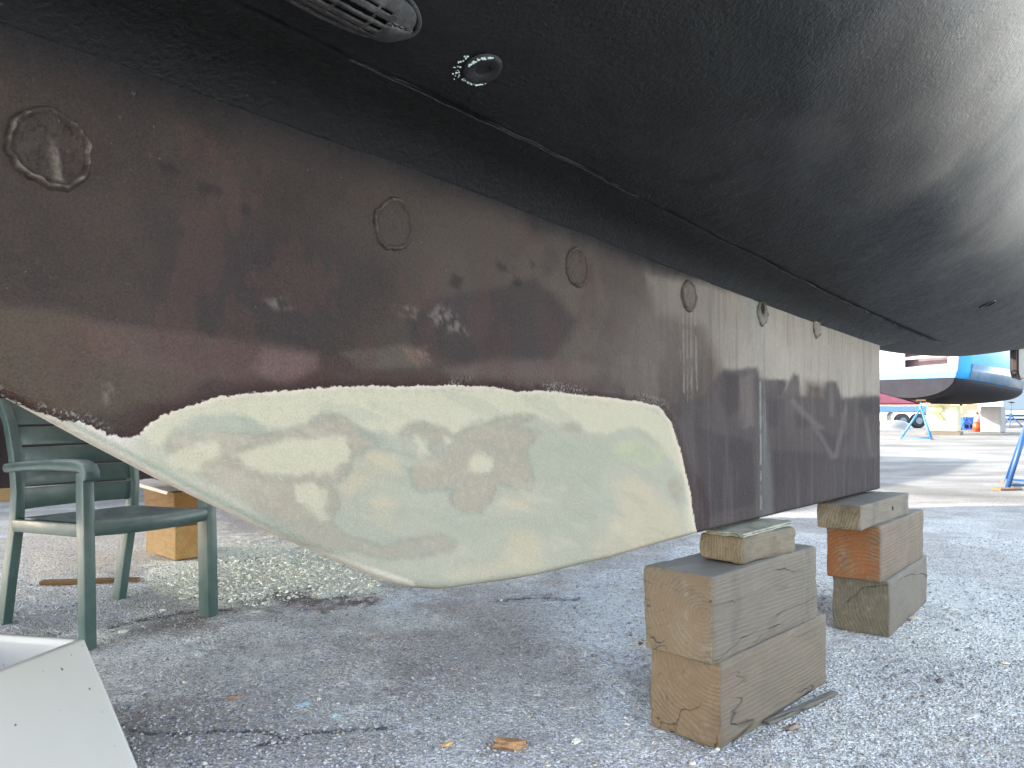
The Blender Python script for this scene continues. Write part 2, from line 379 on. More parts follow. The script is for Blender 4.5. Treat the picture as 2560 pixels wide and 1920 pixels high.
T = [[(150, 250), (300, 240), (560, 230), (700, 190), (830, 160), (870, 200), (930, 240), (940, 280), (850, 330), (830, 400), (780, 440), (800, 500), (770, 560), (820, 620), (950, 660), (1080, 630), (1180, 610), (1245, 645), (1230, 670), (1100, 690), (1000, 705), (900, 690), (760, 680), (640, 620), (560, 560), (400, 470), (280, 400), (180, 350)],
     [(1030, 210), (1080, 190), (1160, 200), (1230, 240), (1260, 240), (1340, 200), (1420, 175), (1500, 165), (1530, 180), (1460, 215), (1560, 230), (1500, 300), (1510, 360), (1530, 420), (1515, 450), (1380, 430), (1370, 500), (1340, 530), (1260, 530), (1215, 490), (1230, 450), (1180, 440), (1120, 455), (1080, 430), (1060, 380), (1100, 330), (1030, 300)],
     [(1610, 225), (1660, 200), (1700, 230), (1690, 250), (1640, 240)], [(1740, 240), (1830, 195), (1810, 240), (1760, 255)], [(2000, 260), (2050, 300), (2040, 330), (2000, 290)], [(2010, 420), (2040, 400), (2070, 440), (2055, 500), (2020, 470)]]
L = [[(60, 230), (180, 140), (300, 110), (600, 80), (840, 75), (1200, 75), (1500, 90), (1700, 120), (1900, 130), (2000, 170), (2060, 280), (2100, 430), (2120, 600), (2090, 640), (2080, 400), (2020, 330), (1980, 260), (1900, 220), (1780, 250), (1720, 240), (1700, 210), (1600, 200), (1500, 160), (1380, 180), (1290, 200), (1240, 240), (1200, 220), (1100, 190), (1000, 220), (920, 220), (860, 200), (830, 160), (780, 150), (700, 180), (600, 220), (400, 160), (300, 180), (200, 220), (150, 270), (100, 300)],
     [(410, 320), (500, 280), (600, 255), (830, 250), (835, 330), (780, 380), (650, 395), (480, 365)], [(640, 430), (700, 425), (750, 450), (745, 500), (760, 560), (720, 575), (700, 520), (640, 490)],
     [(1290, 355), (1305, 325), (1335, 312), (1368, 330), (1372, 365), (1355, 395), (1325, 398), (1300, 385)], [(160, 330), (220, 300), (350, 270), (360, 320), (300, 370), (330, 390), (250, 385), (180, 360)],
     [(1080, 250), (1110, 270), (1135, 320), (1100, 320), (1085, 290)], [(1190, 245), (1225, 268), (1200, 275)]]
Pp = [[(790, 420), (850, 340), (960, 290), (1020, 330), (1030, 390), (950, 400), (880, 440), (830, 480), (780, 460)], [(890, 500), (960, 480), (1020, 510), (1000, 560), (940, 555)],
      [(1450, 600), (1520, 600), (1570, 650), (1540, 740), (1400, 750), (1250, 780), (1200, 770), (1330, 740), (1410, 700)], [(1870, 400), (1960, 410), (2000, 480), (2090, 560), (2080, 640), (1900, 690), (1730, 720), (1740, 650), (1800, 620), (1830, 520), (1820, 430)],
      [(1410, 495), (1520, 480), (1500, 520), (1430, 530)]]
G = [[(180, 230), (300, 190), (430, 160), (550, 190), (520, 220), (400, 230), (250, 260)], [(860, 200), (930, 240), (1030, 240), (1100, 250), (1180, 290), (1260, 245), (1200, 320), (1120, 330), (1060, 360), (1090, 455), (1040, 380), (1020, 320), (930, 290)],
     [(240, 420), (420, 520), (600, 590), (590, 610), (400, 540), (250, 440)], [(1170, 440), (1240, 440), (1220, 480)]]
G4 = [[(1500, 330), (1560, 260), (1700, 240), (1850, 300), (1830, 360), (1750, 430), (1600, 430), (1500, 400)], [(1050, 600), (1250, 560), (1700, 560), (1700, 620), (1400, 600), (1250, 640)], [(1900, 690), (2030, 640), (2090, 640), (2000, 665), (1900, 700)]]
def paint(V):
    """linear albedo of the bottom paint for world points"""
    X, Y = survey(V); rel = V[:, :2] - P0; s = rel @ U; z = V[:, 2]
    a = fbm(s * 14, z * 14, 101) - .5; b = fbm(s * 14 + 9, z * 14 + 4, 102) - .5
    e = fbm(s * 90, z * 90, 103, 3) - .5; e2 = fbm(s * 90 + 5, z * 90, 104, 3) - .5
    px = F / np.maximum(V[:, 1], .3) / K                     # survey px per metre here
    Xw = X + a * .018 * px + e * .004 * px; Yw = Y + b * .018 * px + e2 * .004 * px
    Xf = X + a * .010 * px + e * .003 * px; Yf = Y + b * .010 * px + e2 * .003 * px
    def Z(poly, soft, sharpwarp=False):
        d = sdf(poly, Xf if sharpwarp else Xw, Yf if sharpwarp else Yw); return 1 - sm(d, -soft, soft)
    c = np.empty((len(V), 3)); c[:] = C3((86, 77, 72))
    def lay_(col, m_): 
        nonlocal c; c = lay(c, C3(col), m_)
    lay_((134, 125, 117), sm(X, 600, 1650) * .95)  # lighter aft: paint tone plus light falloff painted into the colour
    lay_((91, 83, 79), sm(fbm(s * 5, z * 7, 105), .46, .66) * .35)
    lay_((78, 70, 69), sm(fbm(s * 8, z * 8, 106), .5, .68) * .4)
    lay_((74, 68, 70), Z([(320, 470), (760, 520), (860, 600), (730, 730), (760, 790), (480, 740), (350, 640)], 60) * .5)
    lay_((76, 70, 72), Z([(960, 640), (1160, 600), (1250, 690), (1180, 800), (1000, 790), (900, 760), (880, 700)], 14) * .65)
    for q in ([(1065, 562), (1092, 575), (1098, 588), (1075, 582)], [(975, 590), (1000, 600), (990, 630), (965, 615)], [(1110, 600), (1128, 610), (1118, 622), (1104, 615)], [(1145, 560), (1160, 570), (1150, 582)], [(340, 345), (372, 350), (395, 372), (350, 378)], [(520, 440), (546, 448), (540, 470), (520, 462)], [(430, 395), (470, 400), (500, 425), (440, 420)]):
        lay_((66, 60, 62), Z(q, 5, True) * .7)
    lay_((112, 100, 88), Z([(-200, 650), (60, 655), (180, 680), (320, 770), (470, 790), (420, 850), (300, 880), (220, 900), (120, 900), (-200, 850)], 18) * .8)
    lay_((116, 100, 94), Z([(180, 690), (330, 705), (420, 715), (560, 745), (690, 760), (680, 800), (600, 830), (460, 820), (330, 800), (220, 780)], 12, True) * .75)
    lay_((120, 96, 84), Z([(185, 700), (250, 700), (300, 740), (280, 770), (200, 750)], 24) * .3)
    lay_((146, 122, 116), Z([(560, 760), (685, 768), (690, 800), (600, 835), (540, 800)], 12, True) * .6)
    lay_((122, 114, 104), Z([(740, 765), (880, 745), (940, 770), (930, 790), (780, 800)], 8, True) * .7)
    lay_((132, 118, 112), Z([(960, 800), (1080, 775), (1170, 775), (1300, 790), (1260, 830), (1180, 832), (1010, 820)], 12) * .7)
    lay_((156, 128, 116), Z([(870, 755), (925, 755), (920, 785), (880, 780)], 6, True) * .55)
    lay_((112, 86, 82), sm(fbm(s * 16, z * 9, 107), .6, .68) * .3)
    # pale beige area towards the trailing edge
    lay_((204, 198, 186), Z([(1395, 590), (1560, 610), (1700, 650), (2050, 760), (2050, 880), (1925, 870), (1870, 855), (1840, 868), (1800, 862), (1790, 830), (1740, 822), (1735, 850), (1690, 860), (1640, 815), (1560, 800), (1540, 760), (1520, 700), (1420, 680)], 16) * (.35 + .65 * sm(X, 1380, 1750)))
    lay_((140, 132, 126), Z([(1340, 640), (1520, 640), (1560, 760), (1400, 860), (1300, 760)], 60) * .5)
    lay_((104, 97, 98), Z(f6([(740, 900), (900, 850), (1000, 720), (1170, 710), (1190, 770), (1310, 770), (1320, 800), (1290, 850), (1350, 740), (1375, 750), (1385, 845), (1500, 860), (1510, 785), (1560, 780), (1590, 860), (1700, 850), (1790, 855), (2000, 880), (2000, 1500), (880, 1700), (800, 1100)]), 6, True) * .9)
    dk = [[(1225, 1110), (1450, 1130), (1700, 1160), (1840, 1120), (1850, 1330), (1500, 1420), (1250, 1460), (1230, 1200)], [(1440, 1000), (1540, 1040), (1640, 1030), (1600, 1100), (1560, 1190), (1500, 1120)], [(1000, 740), (1080, 740), (1090, 900), (1030, 960), (990, 870)], [(1220, 860), (1290, 870), (1270, 1000), (1225, 1000)], [(1270, 770), (1325, 775), (1300, 850), (1270, 850)], [(1640, 880), (1760, 850), (1830, 880), (1820, 960), (1700, 930)], [(1360, 940), (1430, 950), (1420, 1010), (1370, 1000)], [(860, 1000), (1150, 1080), (1160, 1380), (900, 1450), (880, 1200)]]
    for q in dk: lay_((84, 77, 80), Z(f6(q), 6, True) * .6)
    for q in ([(1440, 1000), (1460, 1000), (1560, 1150), (1540, 1165)], [(1330, 880), (1350, 860), (1500, 1010), (1480, 1020)], [(1600, 900), (1620, 900), (1570, 1160), (1550, 1150)], [(1520, 780), (1545, 780), (1550, 960), (1525, 950)], [(1090, 760), (1160, 740), (1165, 1000), (1100, 1010)], [(1700, 960), (1715, 950), (1745, 1150), (1730, 1150)]):
        lay_((136, 129, 126), Z(f6(q), 5, True) * .65)
    lay_((74, 56, 58), Z(f6([(850, 1200), (900, 1260), (945, 1400), (920, 1560), (870, 1560)]), 10) * .6)
    # vertical brushing of the old paint
    vs = fbm(s * 60, z * 3.5, 108, 3)
    lay_((150, 144, 136), sm(vs, .6, .74) * sm(X, 1200, 1600) * .2)
    lay_((80, 74, 74), sm(vs, .42, .3) * sm(X, 1200, 1600) * .22)
    # weeping streaks below the bolt plugs
    for (x0, y0, x1, y1, wd, cl, am) in ((1476, 668, 1478, 850, 1.3, (176, 170, 162), .7), (1484, 672, 1486, 905, 1.2, (170, 164, 158), .6), (1493, 670, 1494, 860, 1.2, (180, 174, 166), .7), (1502, 668, 1506, 870, 1.3, (178, 172, 164), .75), (1469, 690, 1470, 780, 1.2, (160, 155, 150), .5),
                                       (1642, 706, 1644, 1100, 1.6, (176, 186, 184), .8), (1646, 740, 1652, 1000, 1.2, (150, 154, 152), .45), (1651, 720, 1654, 960, 1.0, (170, 172, 168), .5)):
        d = sdl([(x0, y0), (x1, y1)], X + e * 2, Y); lay_(cl, (1 - sm(d, wd * .5, wd * 1.8)) * am * sm(fbm(s * 20, z * 40, 109, 2), .25, .5))
    lay_((148, 156, 156), Z([(1642, 900), (1650, 880), (1668, 1040), (1672, 1125), (1640, 1140), (1644, 1000)], 8) * .42)
    lay_((172, 182, 180), Z([(1625, 640), (1660, 640), (1665, 680), (1640, 700), (1605, 660)], 14) * .5)
    for q in ([(930, 690), (955, 660), (985, 680), (1010, 720), (975, 712)], [(580, 650), (610, 640), (640, 660), (600, 668)], [(225, 838), (242, 832), (246, 846), (226, 876)], [(892, 765), (935, 735), (940, 760), (905, 790)], [(850, 668), (905, 672), (900, 690), (860, 684)]):
        lay_((168, 160, 152), Z(q, 10) * sm(fbm(s * 130, z * 130, 110, 2), .42, .62) * .55)
    # fairing compound on the lower part
    d = sdf(FAIR, Xf, Yf)
    lay_((90, 64, 60), (1 - sm(d, 4, 40)) * sm(fbm(s * 22, z * 22, 111), .34, .6) * .6 * (1 - sm(X, 1480, 1560)))
    lay_((66, 50, 52), (1 - sm(d, 4, 14)) * .5 * (1 - sm(X, 1480, 1560)))
    fa = np.empty((len(V), 3)); fa[:] = C3((180, 183, 168)); m_ = 1 - sm(d, -.5, 2.2)
    fa *= (.94 + .12 * fbm(s * 9, z * 9, 112))[:, None]
    Xk, Yk = Xw, Yw; jag = e * .012 * px
    def FZ(polys, col, amt, soft, grain=0, wp=1.):
        nonlocal fa
        for q in polys:
            dd_ = sdf(f7(q), X + (Xk - X) * wp, Y + (Yk - Y) * wp); mk = (1 - sm(dd_ + jag * grain, -soft, soft)) * amt; fa = lay(fa, C3(col), mk)
    FZ(G4, (174, 180, 164), .7, 14); 
    FZ([[(1820, 290), (1900, 270), (2000, 300), (1990, 350), (1900, 370), (1820, 340)]], (188, 194, 164), .7, 12)
    FZ(Pp, (206, 194, 168), .5, 16); FZ(T, (172, 166, 152), .85, 4, 1.); FZ(G, (160, 170, 160), .65, 12)
    for q in T[:2]: fa = lay(fa, C3((148, 156, 146)), np.exp(-(sdf(f7(q), Xk, Yk) / 5) ** 2) * .45)
    FZ(L, (206, 205, 183), .85, 8, 1.)
    tz = np.zeros(len(V))
    for q in T[:2]: tz = np.maximum(tz, 1 - sm(sdf(f7(q), Xk, Yk), -16, -2))
    fa = lay(fa, C3((205, 200, 186)), tz * sm(fbm(s * 150, z * 150, 113, 2), .62, .72) * .22)
    sw = fbm(s * 10 + z * 30, z * 8 - s * 4, 114, 3); fa = lay(fa, C3((206, 204, 186)), sm(sw, .58, .7) * .3)
    fa = lay(fa, C3((150, 160, 152)), sm(sw, .40, .3) * .22)
    # rims: cream line along the cut edge and along the leading edge
    fa = lay(fa, C3((226, 216, 200)), (1 - sm(-d, 2, 12)) * .9)
    fa = lay(fa, C3((224, 216, 212)), (1 - sm(X, 230, 330)) * .85)
    le = sdl([(-100, 795), (0, 852), (200, 962), (430, 1085), (640, 1190), (880, 1270)], X, Y)
    fa = lay(fa, C3((168, 180, 168)), (1 - sm(le, 22, 34)) * .75 * (1 - sm(X, 620, 760)))
    fa = lay(fa, C3((226, 226, 216)), (1 - sm(le, 12, 22)) * .95)
    fa = lay(fa, C3((186, 182, 150)), (1 - sm(sdl([(1512, 1165), (1700, 1130), (1910, 1060)], X, Y), 1, 6)))
    # paint chips scattered just above the edge
    chipm = (1 - sm(np.abs(d - 9), 4, 16)) * (1 - sm(X, 1440, 1520)) * sm(fbm(s * 7, z * 7, 116), .50, .66)
    dm = np.clip(d / px, -.1, .1)
    # green algae line at trailing edge and cream on bottom edge
    te = sdl([(1926, 745), (1908, 1062)], X, Y)
    lay_((150, 164, 158), (1 - sm(te, 3, 12)) * sm(Y, 800, 1000) * .6)
    m_ = m_ * 0
    lay_((190, 186, 160), (1 - sm(sdl([(1590, 1150), (1700, 1128), (1780, 1105), (1910, 1062)], Xf, Yf), 1, 8)) * sm(fbm(s * 25, z * 10, 117), .38, .6) * .85 * (1 - m_))
    # black paint above the root, shade below it painted as a soft fade
    d = sdf(BLACKLINE, X + a * .02 * px + e * .006 * px, Y + b * .02 * px + e2 * .006 * px)
    far_ = sm(X, 0, 1900); soft = 105 - 96 * far_
    lay_((44, 46, 52), 1 - sm(d, -soft * .4, soft * 1.5))
    return np.clip(c * np.array([.325, .292, .276]), .004, .8), np.clip(fa * np.array([.445, .398, .364]), .004, .85), dm, chipm
def setpaint(me, pk):
    setcol(me, pk[0]); setcol(me, pk[1], 'fairing'); a = me.attributes.new('edge', 'FLOAT_VECTOR', 'POINT')
    a.data.foreach_set('vector', np.stack([pk[2], pk[3], pk[2] * 0], 1).astype(np.float32).ravel())
def paint_hull(V):
    X, Y = survey(V); rel = V[:, :2] - P0; s = rel @ U; n_ = rel @ NV
    a = fbm(s * 9, n_ * 9, 201) - .5; b = fbm(s * 9 + 7, n_ * 9, 202) - .5
    e = fbm(s * 60, n_ * 60, 203, 3) - .5
    px = F / np.maximum(V[:, 1], .3) / K
    Xw, Yw = X + (a * .05 + e * .01) * px, Y + (b * .05 + e * .01) * px
    c = np.empty((len(V), 3)); c[:] = C3((50, 50, 53))
    def Z(poly, soft): return 1 - sm(sdf(poly, Xw, Yw), -soft, soft)
    def lay_(col, m_):
        nonlocal c; c = lay(c, C3(col), m_)
    lay_((72, 70, 72), sm(fbm(s * 2, n_ * 5, 204), .5, .65) * .5)
    lay_((30, 30, 33), Z([(1290, 110), (1500, 40), (1740, -40), (1800, 60), (1700, 160), (1640, 215), (1560, 265), (1400, 290), (1300, 250), (1270, 180)], 8) * .85)
    lay_((30, 30, 33), Z([(1870, 240), (1930, 180), (2010, 130), (1980, 250), (1900, 280)], 8) * .6)
    lay_((92, 88, 86), Z([(1400, 330), (1640, 250), (1900, 200), (1800, 330), (1650, 420), (1500, 430)], 40) * .5)
    br = fbm(s * 5 + n_ * 6, n_ * 24 - s * 14, 205, 4)
    lay_((78, 78, 82), sm(br, .56, .72) * .35 * sm(X, 1200, 1700)); lay_((40, 40, 44), sm(br, .42, .30) * .35 * sm(X, 1200, 1700))
    for q in ([(1660, 470), (1700, 440), (1720, 460), (1690, 500)], [(1580, 480), (1650, 430), (1670, 440), (1600, 492)], [(1195, 385), (1260, 380), (1310, 400), (1290, 420), (1220, 415)], [(1750, 480), (1790, 460), (1780, 500)], [(1470, 390), (1600, 340), (1620, 352), (1500, 405)]):
        lay_((28, 28, 30), Z(q, 4) * .85)
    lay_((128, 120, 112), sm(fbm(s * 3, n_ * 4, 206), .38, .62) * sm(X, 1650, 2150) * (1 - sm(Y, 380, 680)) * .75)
    light_ramp = .11 + .50 * sm(X + (fbm(s * 3, n_ * 5, 207) - .5) * 400, 1620, 2280)  # light falloff and sheen painted in: dark at left, brighter to the right
    lay_((215, 205, 192), sm(X + (fbm(s * 2.5, n_ * 5, 208) - .5) * 240, 1960, 2260) * (1 - sm(Y, 420, 700)) * .5)  # glare at the far right, also put into the colour
    c = c * (light_ramp * (1 - .35 * sm(Y + (fbm(s * 4, n_ * 4, 209) - .5) * 200, 380, 640)))[:, None]
    return np.clip(c, .004, .8)

boat = empty('sailboat', (float(P0[0]), float(P0[1]), 0), 0, label='large dark bottomed sailboat with half sanded fin keel standing on timber blocks', cat='sailboat')
def under(o, root=boat): o.parent = root; o.matrix_parent_inverse = Matrix.Translation(root.location).inverted(); return o
M_KEEL = paintmat('keel_paint', 190, 1.0, .85, .10, .30, two=True, bd=.0038); M_HULL = paintmat('hull_paint', 150, .55, .60, .22, .16, bd=.0030)
# ---- keel
def onplane(X_, Y_, pl):
    dx = (X_ * K - CX) / F; t = (pl + P0 @ NV) / (dx * NV[0] + NV[1]); p = np.array([dx * t, t]) - P0
    return float(p @ U), HC + (HY - Y_ * K) / F * t
_ol = [onplane(a, b, pl) for a, b, pl in ((0, 852, -.010), (172, 946, -.010), (344, 1036, -.010), (550, 1135, -.010), (640, 1175, -.010), (757, 1224, -.010), (800, 1243, -.010), (845, 1259, -.010), (892, 1269, -.012), (930, 1272, -.012), (962, 1271, -.014), (1138, 1246, -.015), (1314, 1211, -.015))]
_ox = [q_[0] for q_ in _ol] + [0., .4, 1.735]; _oz = [q_[1] for q_ in _ol] + [.522, .516, .499]
_ox = [-2.4] + _ox; _oz = [_oz[0] + (_oz[0] - _oz[1]) / (_ox[2] - _ox[1]) * (_ox[1] + 2.4)] + _oz
def zb(s): return np.interp(s, _ox, _oz)
ss = np.concatenate([np.arange(-2.18, -1.75, .01), np.arange(-1.75, -.45, .0032), np.arange(-.45, 1.70, .0055), KS1 - .035 * (1 - np.linspace(0, 1, 8) ** .5)])
ss = np.unique(np.round(ss, 5)); nv = 176
tt = np.linspace(0, 1, nv); tt = .75 * tt + .25 * tt ** 2.2
S, TT = np.meshgrid(ss, tt, indexing='ij')
ztop = np.maximum(keeltop(S) + .004, zb(S) + .001); Zk = zb(S) + TT * (ztop - zb(S))
# outline distances
dle = np.where(S < -.84, (Zk - zb(S)) * .87, (Zk - zb(S)))
dd1 = np.where(S < -.9, dle, np.minimum(dle * 1e3, np.hypot(np.maximum(S + .9, 0) + .3, dle)))
wle = np.interp(S, [-2.2, -1.0, -.8, -.3], [.012, .012, .014, .020])
q = np.clip(dle / wle, 0, 1); rnd = 1 - np.sqrt(np.clip(1 - (1 - q) ** 2, 0, 1))
te_ = np.clip((KS1 - S) / .03, 0, 1); rte = 1 - np.sqrt(np.clip(1 - (1 - te_) ** 2, 0, 1))
TE = .014 + (T0 - .014) * sm(S, -.75, -.2)
off = np.maximum(TE * rnd, T0 * rte)
wav = (fbm(S * 6, Zk * 6, 131, 3) - .5) * .004
edge = np.minimum(q, te_); Nf = -off + wav * sm(edge, 0, .6); bk = (1 - (1 - np.clip(dle / .30, 0, 1)) ** 1.8)
bk = bk * (1 - sm(S, -.75, -.2)) + sm(S, -.75, -.2); Nb = -TE - (2 * T0 - TE - np.where(S > -.5, off, 0)) * np.maximum(bk, 0) * 1.0
Nb = np.where(S > -.5, np.minimum(-2 * T0 + off, -TE) * sm(S, -.5, -.2) + Nb * (1 - sm(S, -.5, -.2)), Nb)
Nb = np.where(dle < 1e-6, Nf, Nb)
VF = W(S, Nf, Zk).reshape(-1, 3); VB = W(S, Nb, Zk).reshape(-1, 3)
sub = slice(None)
Fk = np.concatenate([gridfaces(len(ss), nv, 0, True), gridfaces(len(ss), nv, len(VF))])
me = npmesh('keel', np.concatenate([VF, VB]), Fk)
pf = [np.concatenate([q_, q_]) for q_ in paint(VF)]; setpaint(me, pf)
ko = under(link('keel', me, M_KEEL, smooth=True))
bmk = NB(); bmk.from_mesh(me); bmesh.ops.remove_doubles(bmk, verts=bmk.verts, dist=.0004)
bmk.to_mesh(me); bmk.free(); me.polygons.foreach_set('use_smooth', [True] * len(me.polygons))
# ---- hull: one skin port to starboard
hs = np.concatenate([np.arange(-6.1, -2.4, .12), np.arange(-2.4, .4, .012), np.arange(.4, 5.0, .02), np.arange(5.0, 8.01, .12)])
mm = np.concatenate([np.linspace(0, .07, 5), .07 + .06 * np.linspace(.03, 1, 20) ** 1.5, np.linspace(.135, 1.0, 120)[0:], ])
SH, MH = np.meshgrid(hs, mm, indexing='ij')
b_ = beam(SH); NN = np.where(MH < .95, MH, MH); NN = np.minimum(MH, b_ * .999)
# remap outer columns so that they reach the beam
outer = np.clip((MH - .5) / .5, 0, 1); NN = np.where(MH <= .5, np.minimum(MH, b_ * .5 * MH / .5 + np.clip(MH, 0, b_ * .45) * 0 + np.where(b_ > 1, MH, 0)), np.minimum(.5, b_ * .5) + outer * (b_ - np.minimum(.5, b_ * .5)))
NN = np.where(MH <= .5, np.minimum(MH, b_ * MH), NN) if False else np.where(MH <= .5, MH * np.minimum(1, b_), NN)
NN = np.where(MH > .5, .5 * np.minimum(1, b_) + outer * (b_ - .5 * np.minimum(1, b_)), NN)
ZH = hz(SH, NN)
fil = STEM_D * (1 - sm(SH, 1.70, 1.98)) * sm(SH, -2.6, -2.3)
ZH = ZH - fil * np.clip(1 - (NN - T0) / .09, 0, 1) ** 3
ZH += (fbm(SH * 3, NN * 6, 141, 3) - .5) * .012 * np.clip(NN * 4, 0, 1)
# keel flange stands a few millimetres proud inside the ragged seam
seamN = .19 + (fbm(hs * 9, hs * 0, 151, 5, .7) - .5) * .010
SEAM_END = 2.32
stp = .0022 * (1 - sm(NN - seamN[:, None], -.002, .004)) * (1 - sm(SH, SEAM_END - .5, SEAM_END))
ZH = ZH - stp
sheer = np.interp(hs, [-6.1, 0, 8], [3.3, 2.75, 2.9])
VH = W(SH, -T0 + NN, ZH); VT = W(hs, -T0 + beam(hs) * 1.02, sheer)[:, None]; VD = W(hs, -T0 * np.ones_like(hs), sheer + .12)[:, None]
VHr = np.concatenate([VH, VT, VD], 1); nvh = VHr.shape[1]
VHl = np.concatenate([W(SH, -T0 - NN, ZH), W(hs, -T0 - beam(hs) * 1.02, sheer)[:, None], VD], 1)[:, :: 1]
step = slice(None, None, 1)
allV = np.concatenate([VHr.reshape(-1, 3), VHl.reshape(-1, 3)])
Fh = np.concatenate([gridfaces(len(hs), nvh), gridfaces(len(hs), nvh, len(hs) * nvh, True)])
def cap(i):            # transom and stem
    a = np.array([i * nvh + k for k in range(nvh)]); b2 = a + len(hs) * nvh
    return np.stack([a[:-1], a[1:], b2[1:], b2[:-1]], 1)
Fh = np.concatenate([Fh, cap(0), cap(len(hs) - 1)])
me = npmesh('hull', allV, Fh)
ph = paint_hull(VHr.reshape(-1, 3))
topm = np.zeros((len(hs), nvh)); topm[:, -2:] = 1; topm = topm.reshape(-1, 1)
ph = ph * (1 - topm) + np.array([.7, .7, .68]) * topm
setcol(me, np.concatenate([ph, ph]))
bmk = NB(); bmk.from_mesh(me); bmesh.ops.remove_doubles(bmk, verts=bmk.verts, dist=.0005); bmk.to_mesh(me); bmk.free()
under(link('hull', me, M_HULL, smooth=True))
# ---- ragged seam: dark crack and crusty sealant beads
def hsurf(s, Nn): return float(hz(np.array([s]), np.array([Nn]))[0])
bm = NB(); prev = None
for i, s in enumerate(np.arange(-2.2, SEAM_END, .006)):
    Nn = float(np.interp(s, hs, seamN)); t = float(fbm(np.array([s * 25.]), np.array([0.]), 161, 3)[0])
    wdt = (.0003 + .0022 * max(0, t - .35) * 2 + .0010 * max(0, min(1, s))) * (1 if s < SEAM_END - .3 else (SEAM_END - s) / .3)
    z = hsurf(s, Nn) - .0034 * (1 - .9 * float(sm(s, SEAM_END - .5, SEAM_END)))
    a = bm.verts.new(W(s, -T0 + Nn - wdt, z - .0009)); b = bm.verts.new(W(s, -T0 + Nn + wdt * 1.5 + .001, z - .0006))
    if prev: bm.faces.new((prev[0], prev[1], b, a))
    prev = (a, b)
bmesh.ops.solidify(bm, geom=bm.faces[:], thickness=.0005)
under(bmobj('seam_crack', bm, plain('crack_black', (.004, .004, .005), .9)))
sb = np.arange(-2.1, 2.2, .0022); qb = np.linspace(0, 1, 11); SB, QB = np.meshgrid(sb, qb, indexing='ij')
nb0 = np.interp(sb, hs, seamN)[:, None]; amp_ = .0003 + .0042 * sm(SB, -.3, .55) * (1 - sm(SB, 1.7, 2.15))
wb = .006 + .010 * fbm(SB * 30, SB * 0, 165, 3) * sm(SB, -.6, .4)
hb = np.sin(np.pi * QB) ** .7 * amp_ * np.clip((fbm(SB * 55, QB * 2.5, 166, 4) - .30) * 2.6, 0, 1.2) * np.clip((fbm(SB * 12, SB * 0, 167, 2) - .25) * 3, 0, 1)
NBd = nb0 - .0015 - wb * (1 - QB)
ZB = hz(SB, NBd) - .0018 - hb + .0012 * (np.abs(QB - .5) > .45)
under(link('sealant_bead', npmesh('sealant_bead', W(SB, -T0 + NBd, ZB).reshape(-1, 3), gridfaces(len(sb), 11)), plain('sealant', lin((54, 54, 57)), .9, .5, 120, .5, spec=.06), smooth=True))
# ---- ray helper on the hull
def ray(X_, Y_, plane=None):
    dx = (X_ * K - CX) / F; dz = (HY - Y_ * K) / F
    if plane is not None:
        # n = plane
        k0 = -P0 @ NV; k1 = dx * NV[0] + NV[1]; t = (plane - k0) / k1
        return np.array([dx * t, t, HC + dz * t])
    t = .3
    while t < 12:
        p = np.array([dx * t, t]) - P0; s, n_ = p @ U, p @ NV
        if HC + dz * t > hsurf(s, abs(n_ + T0)): break
        t += .002
    return np.array([dx * t, t, HC + dz * t])
def sn(p): r_ = p[:2] - P0; return float(r_ @ U), float(r_ @ NV)
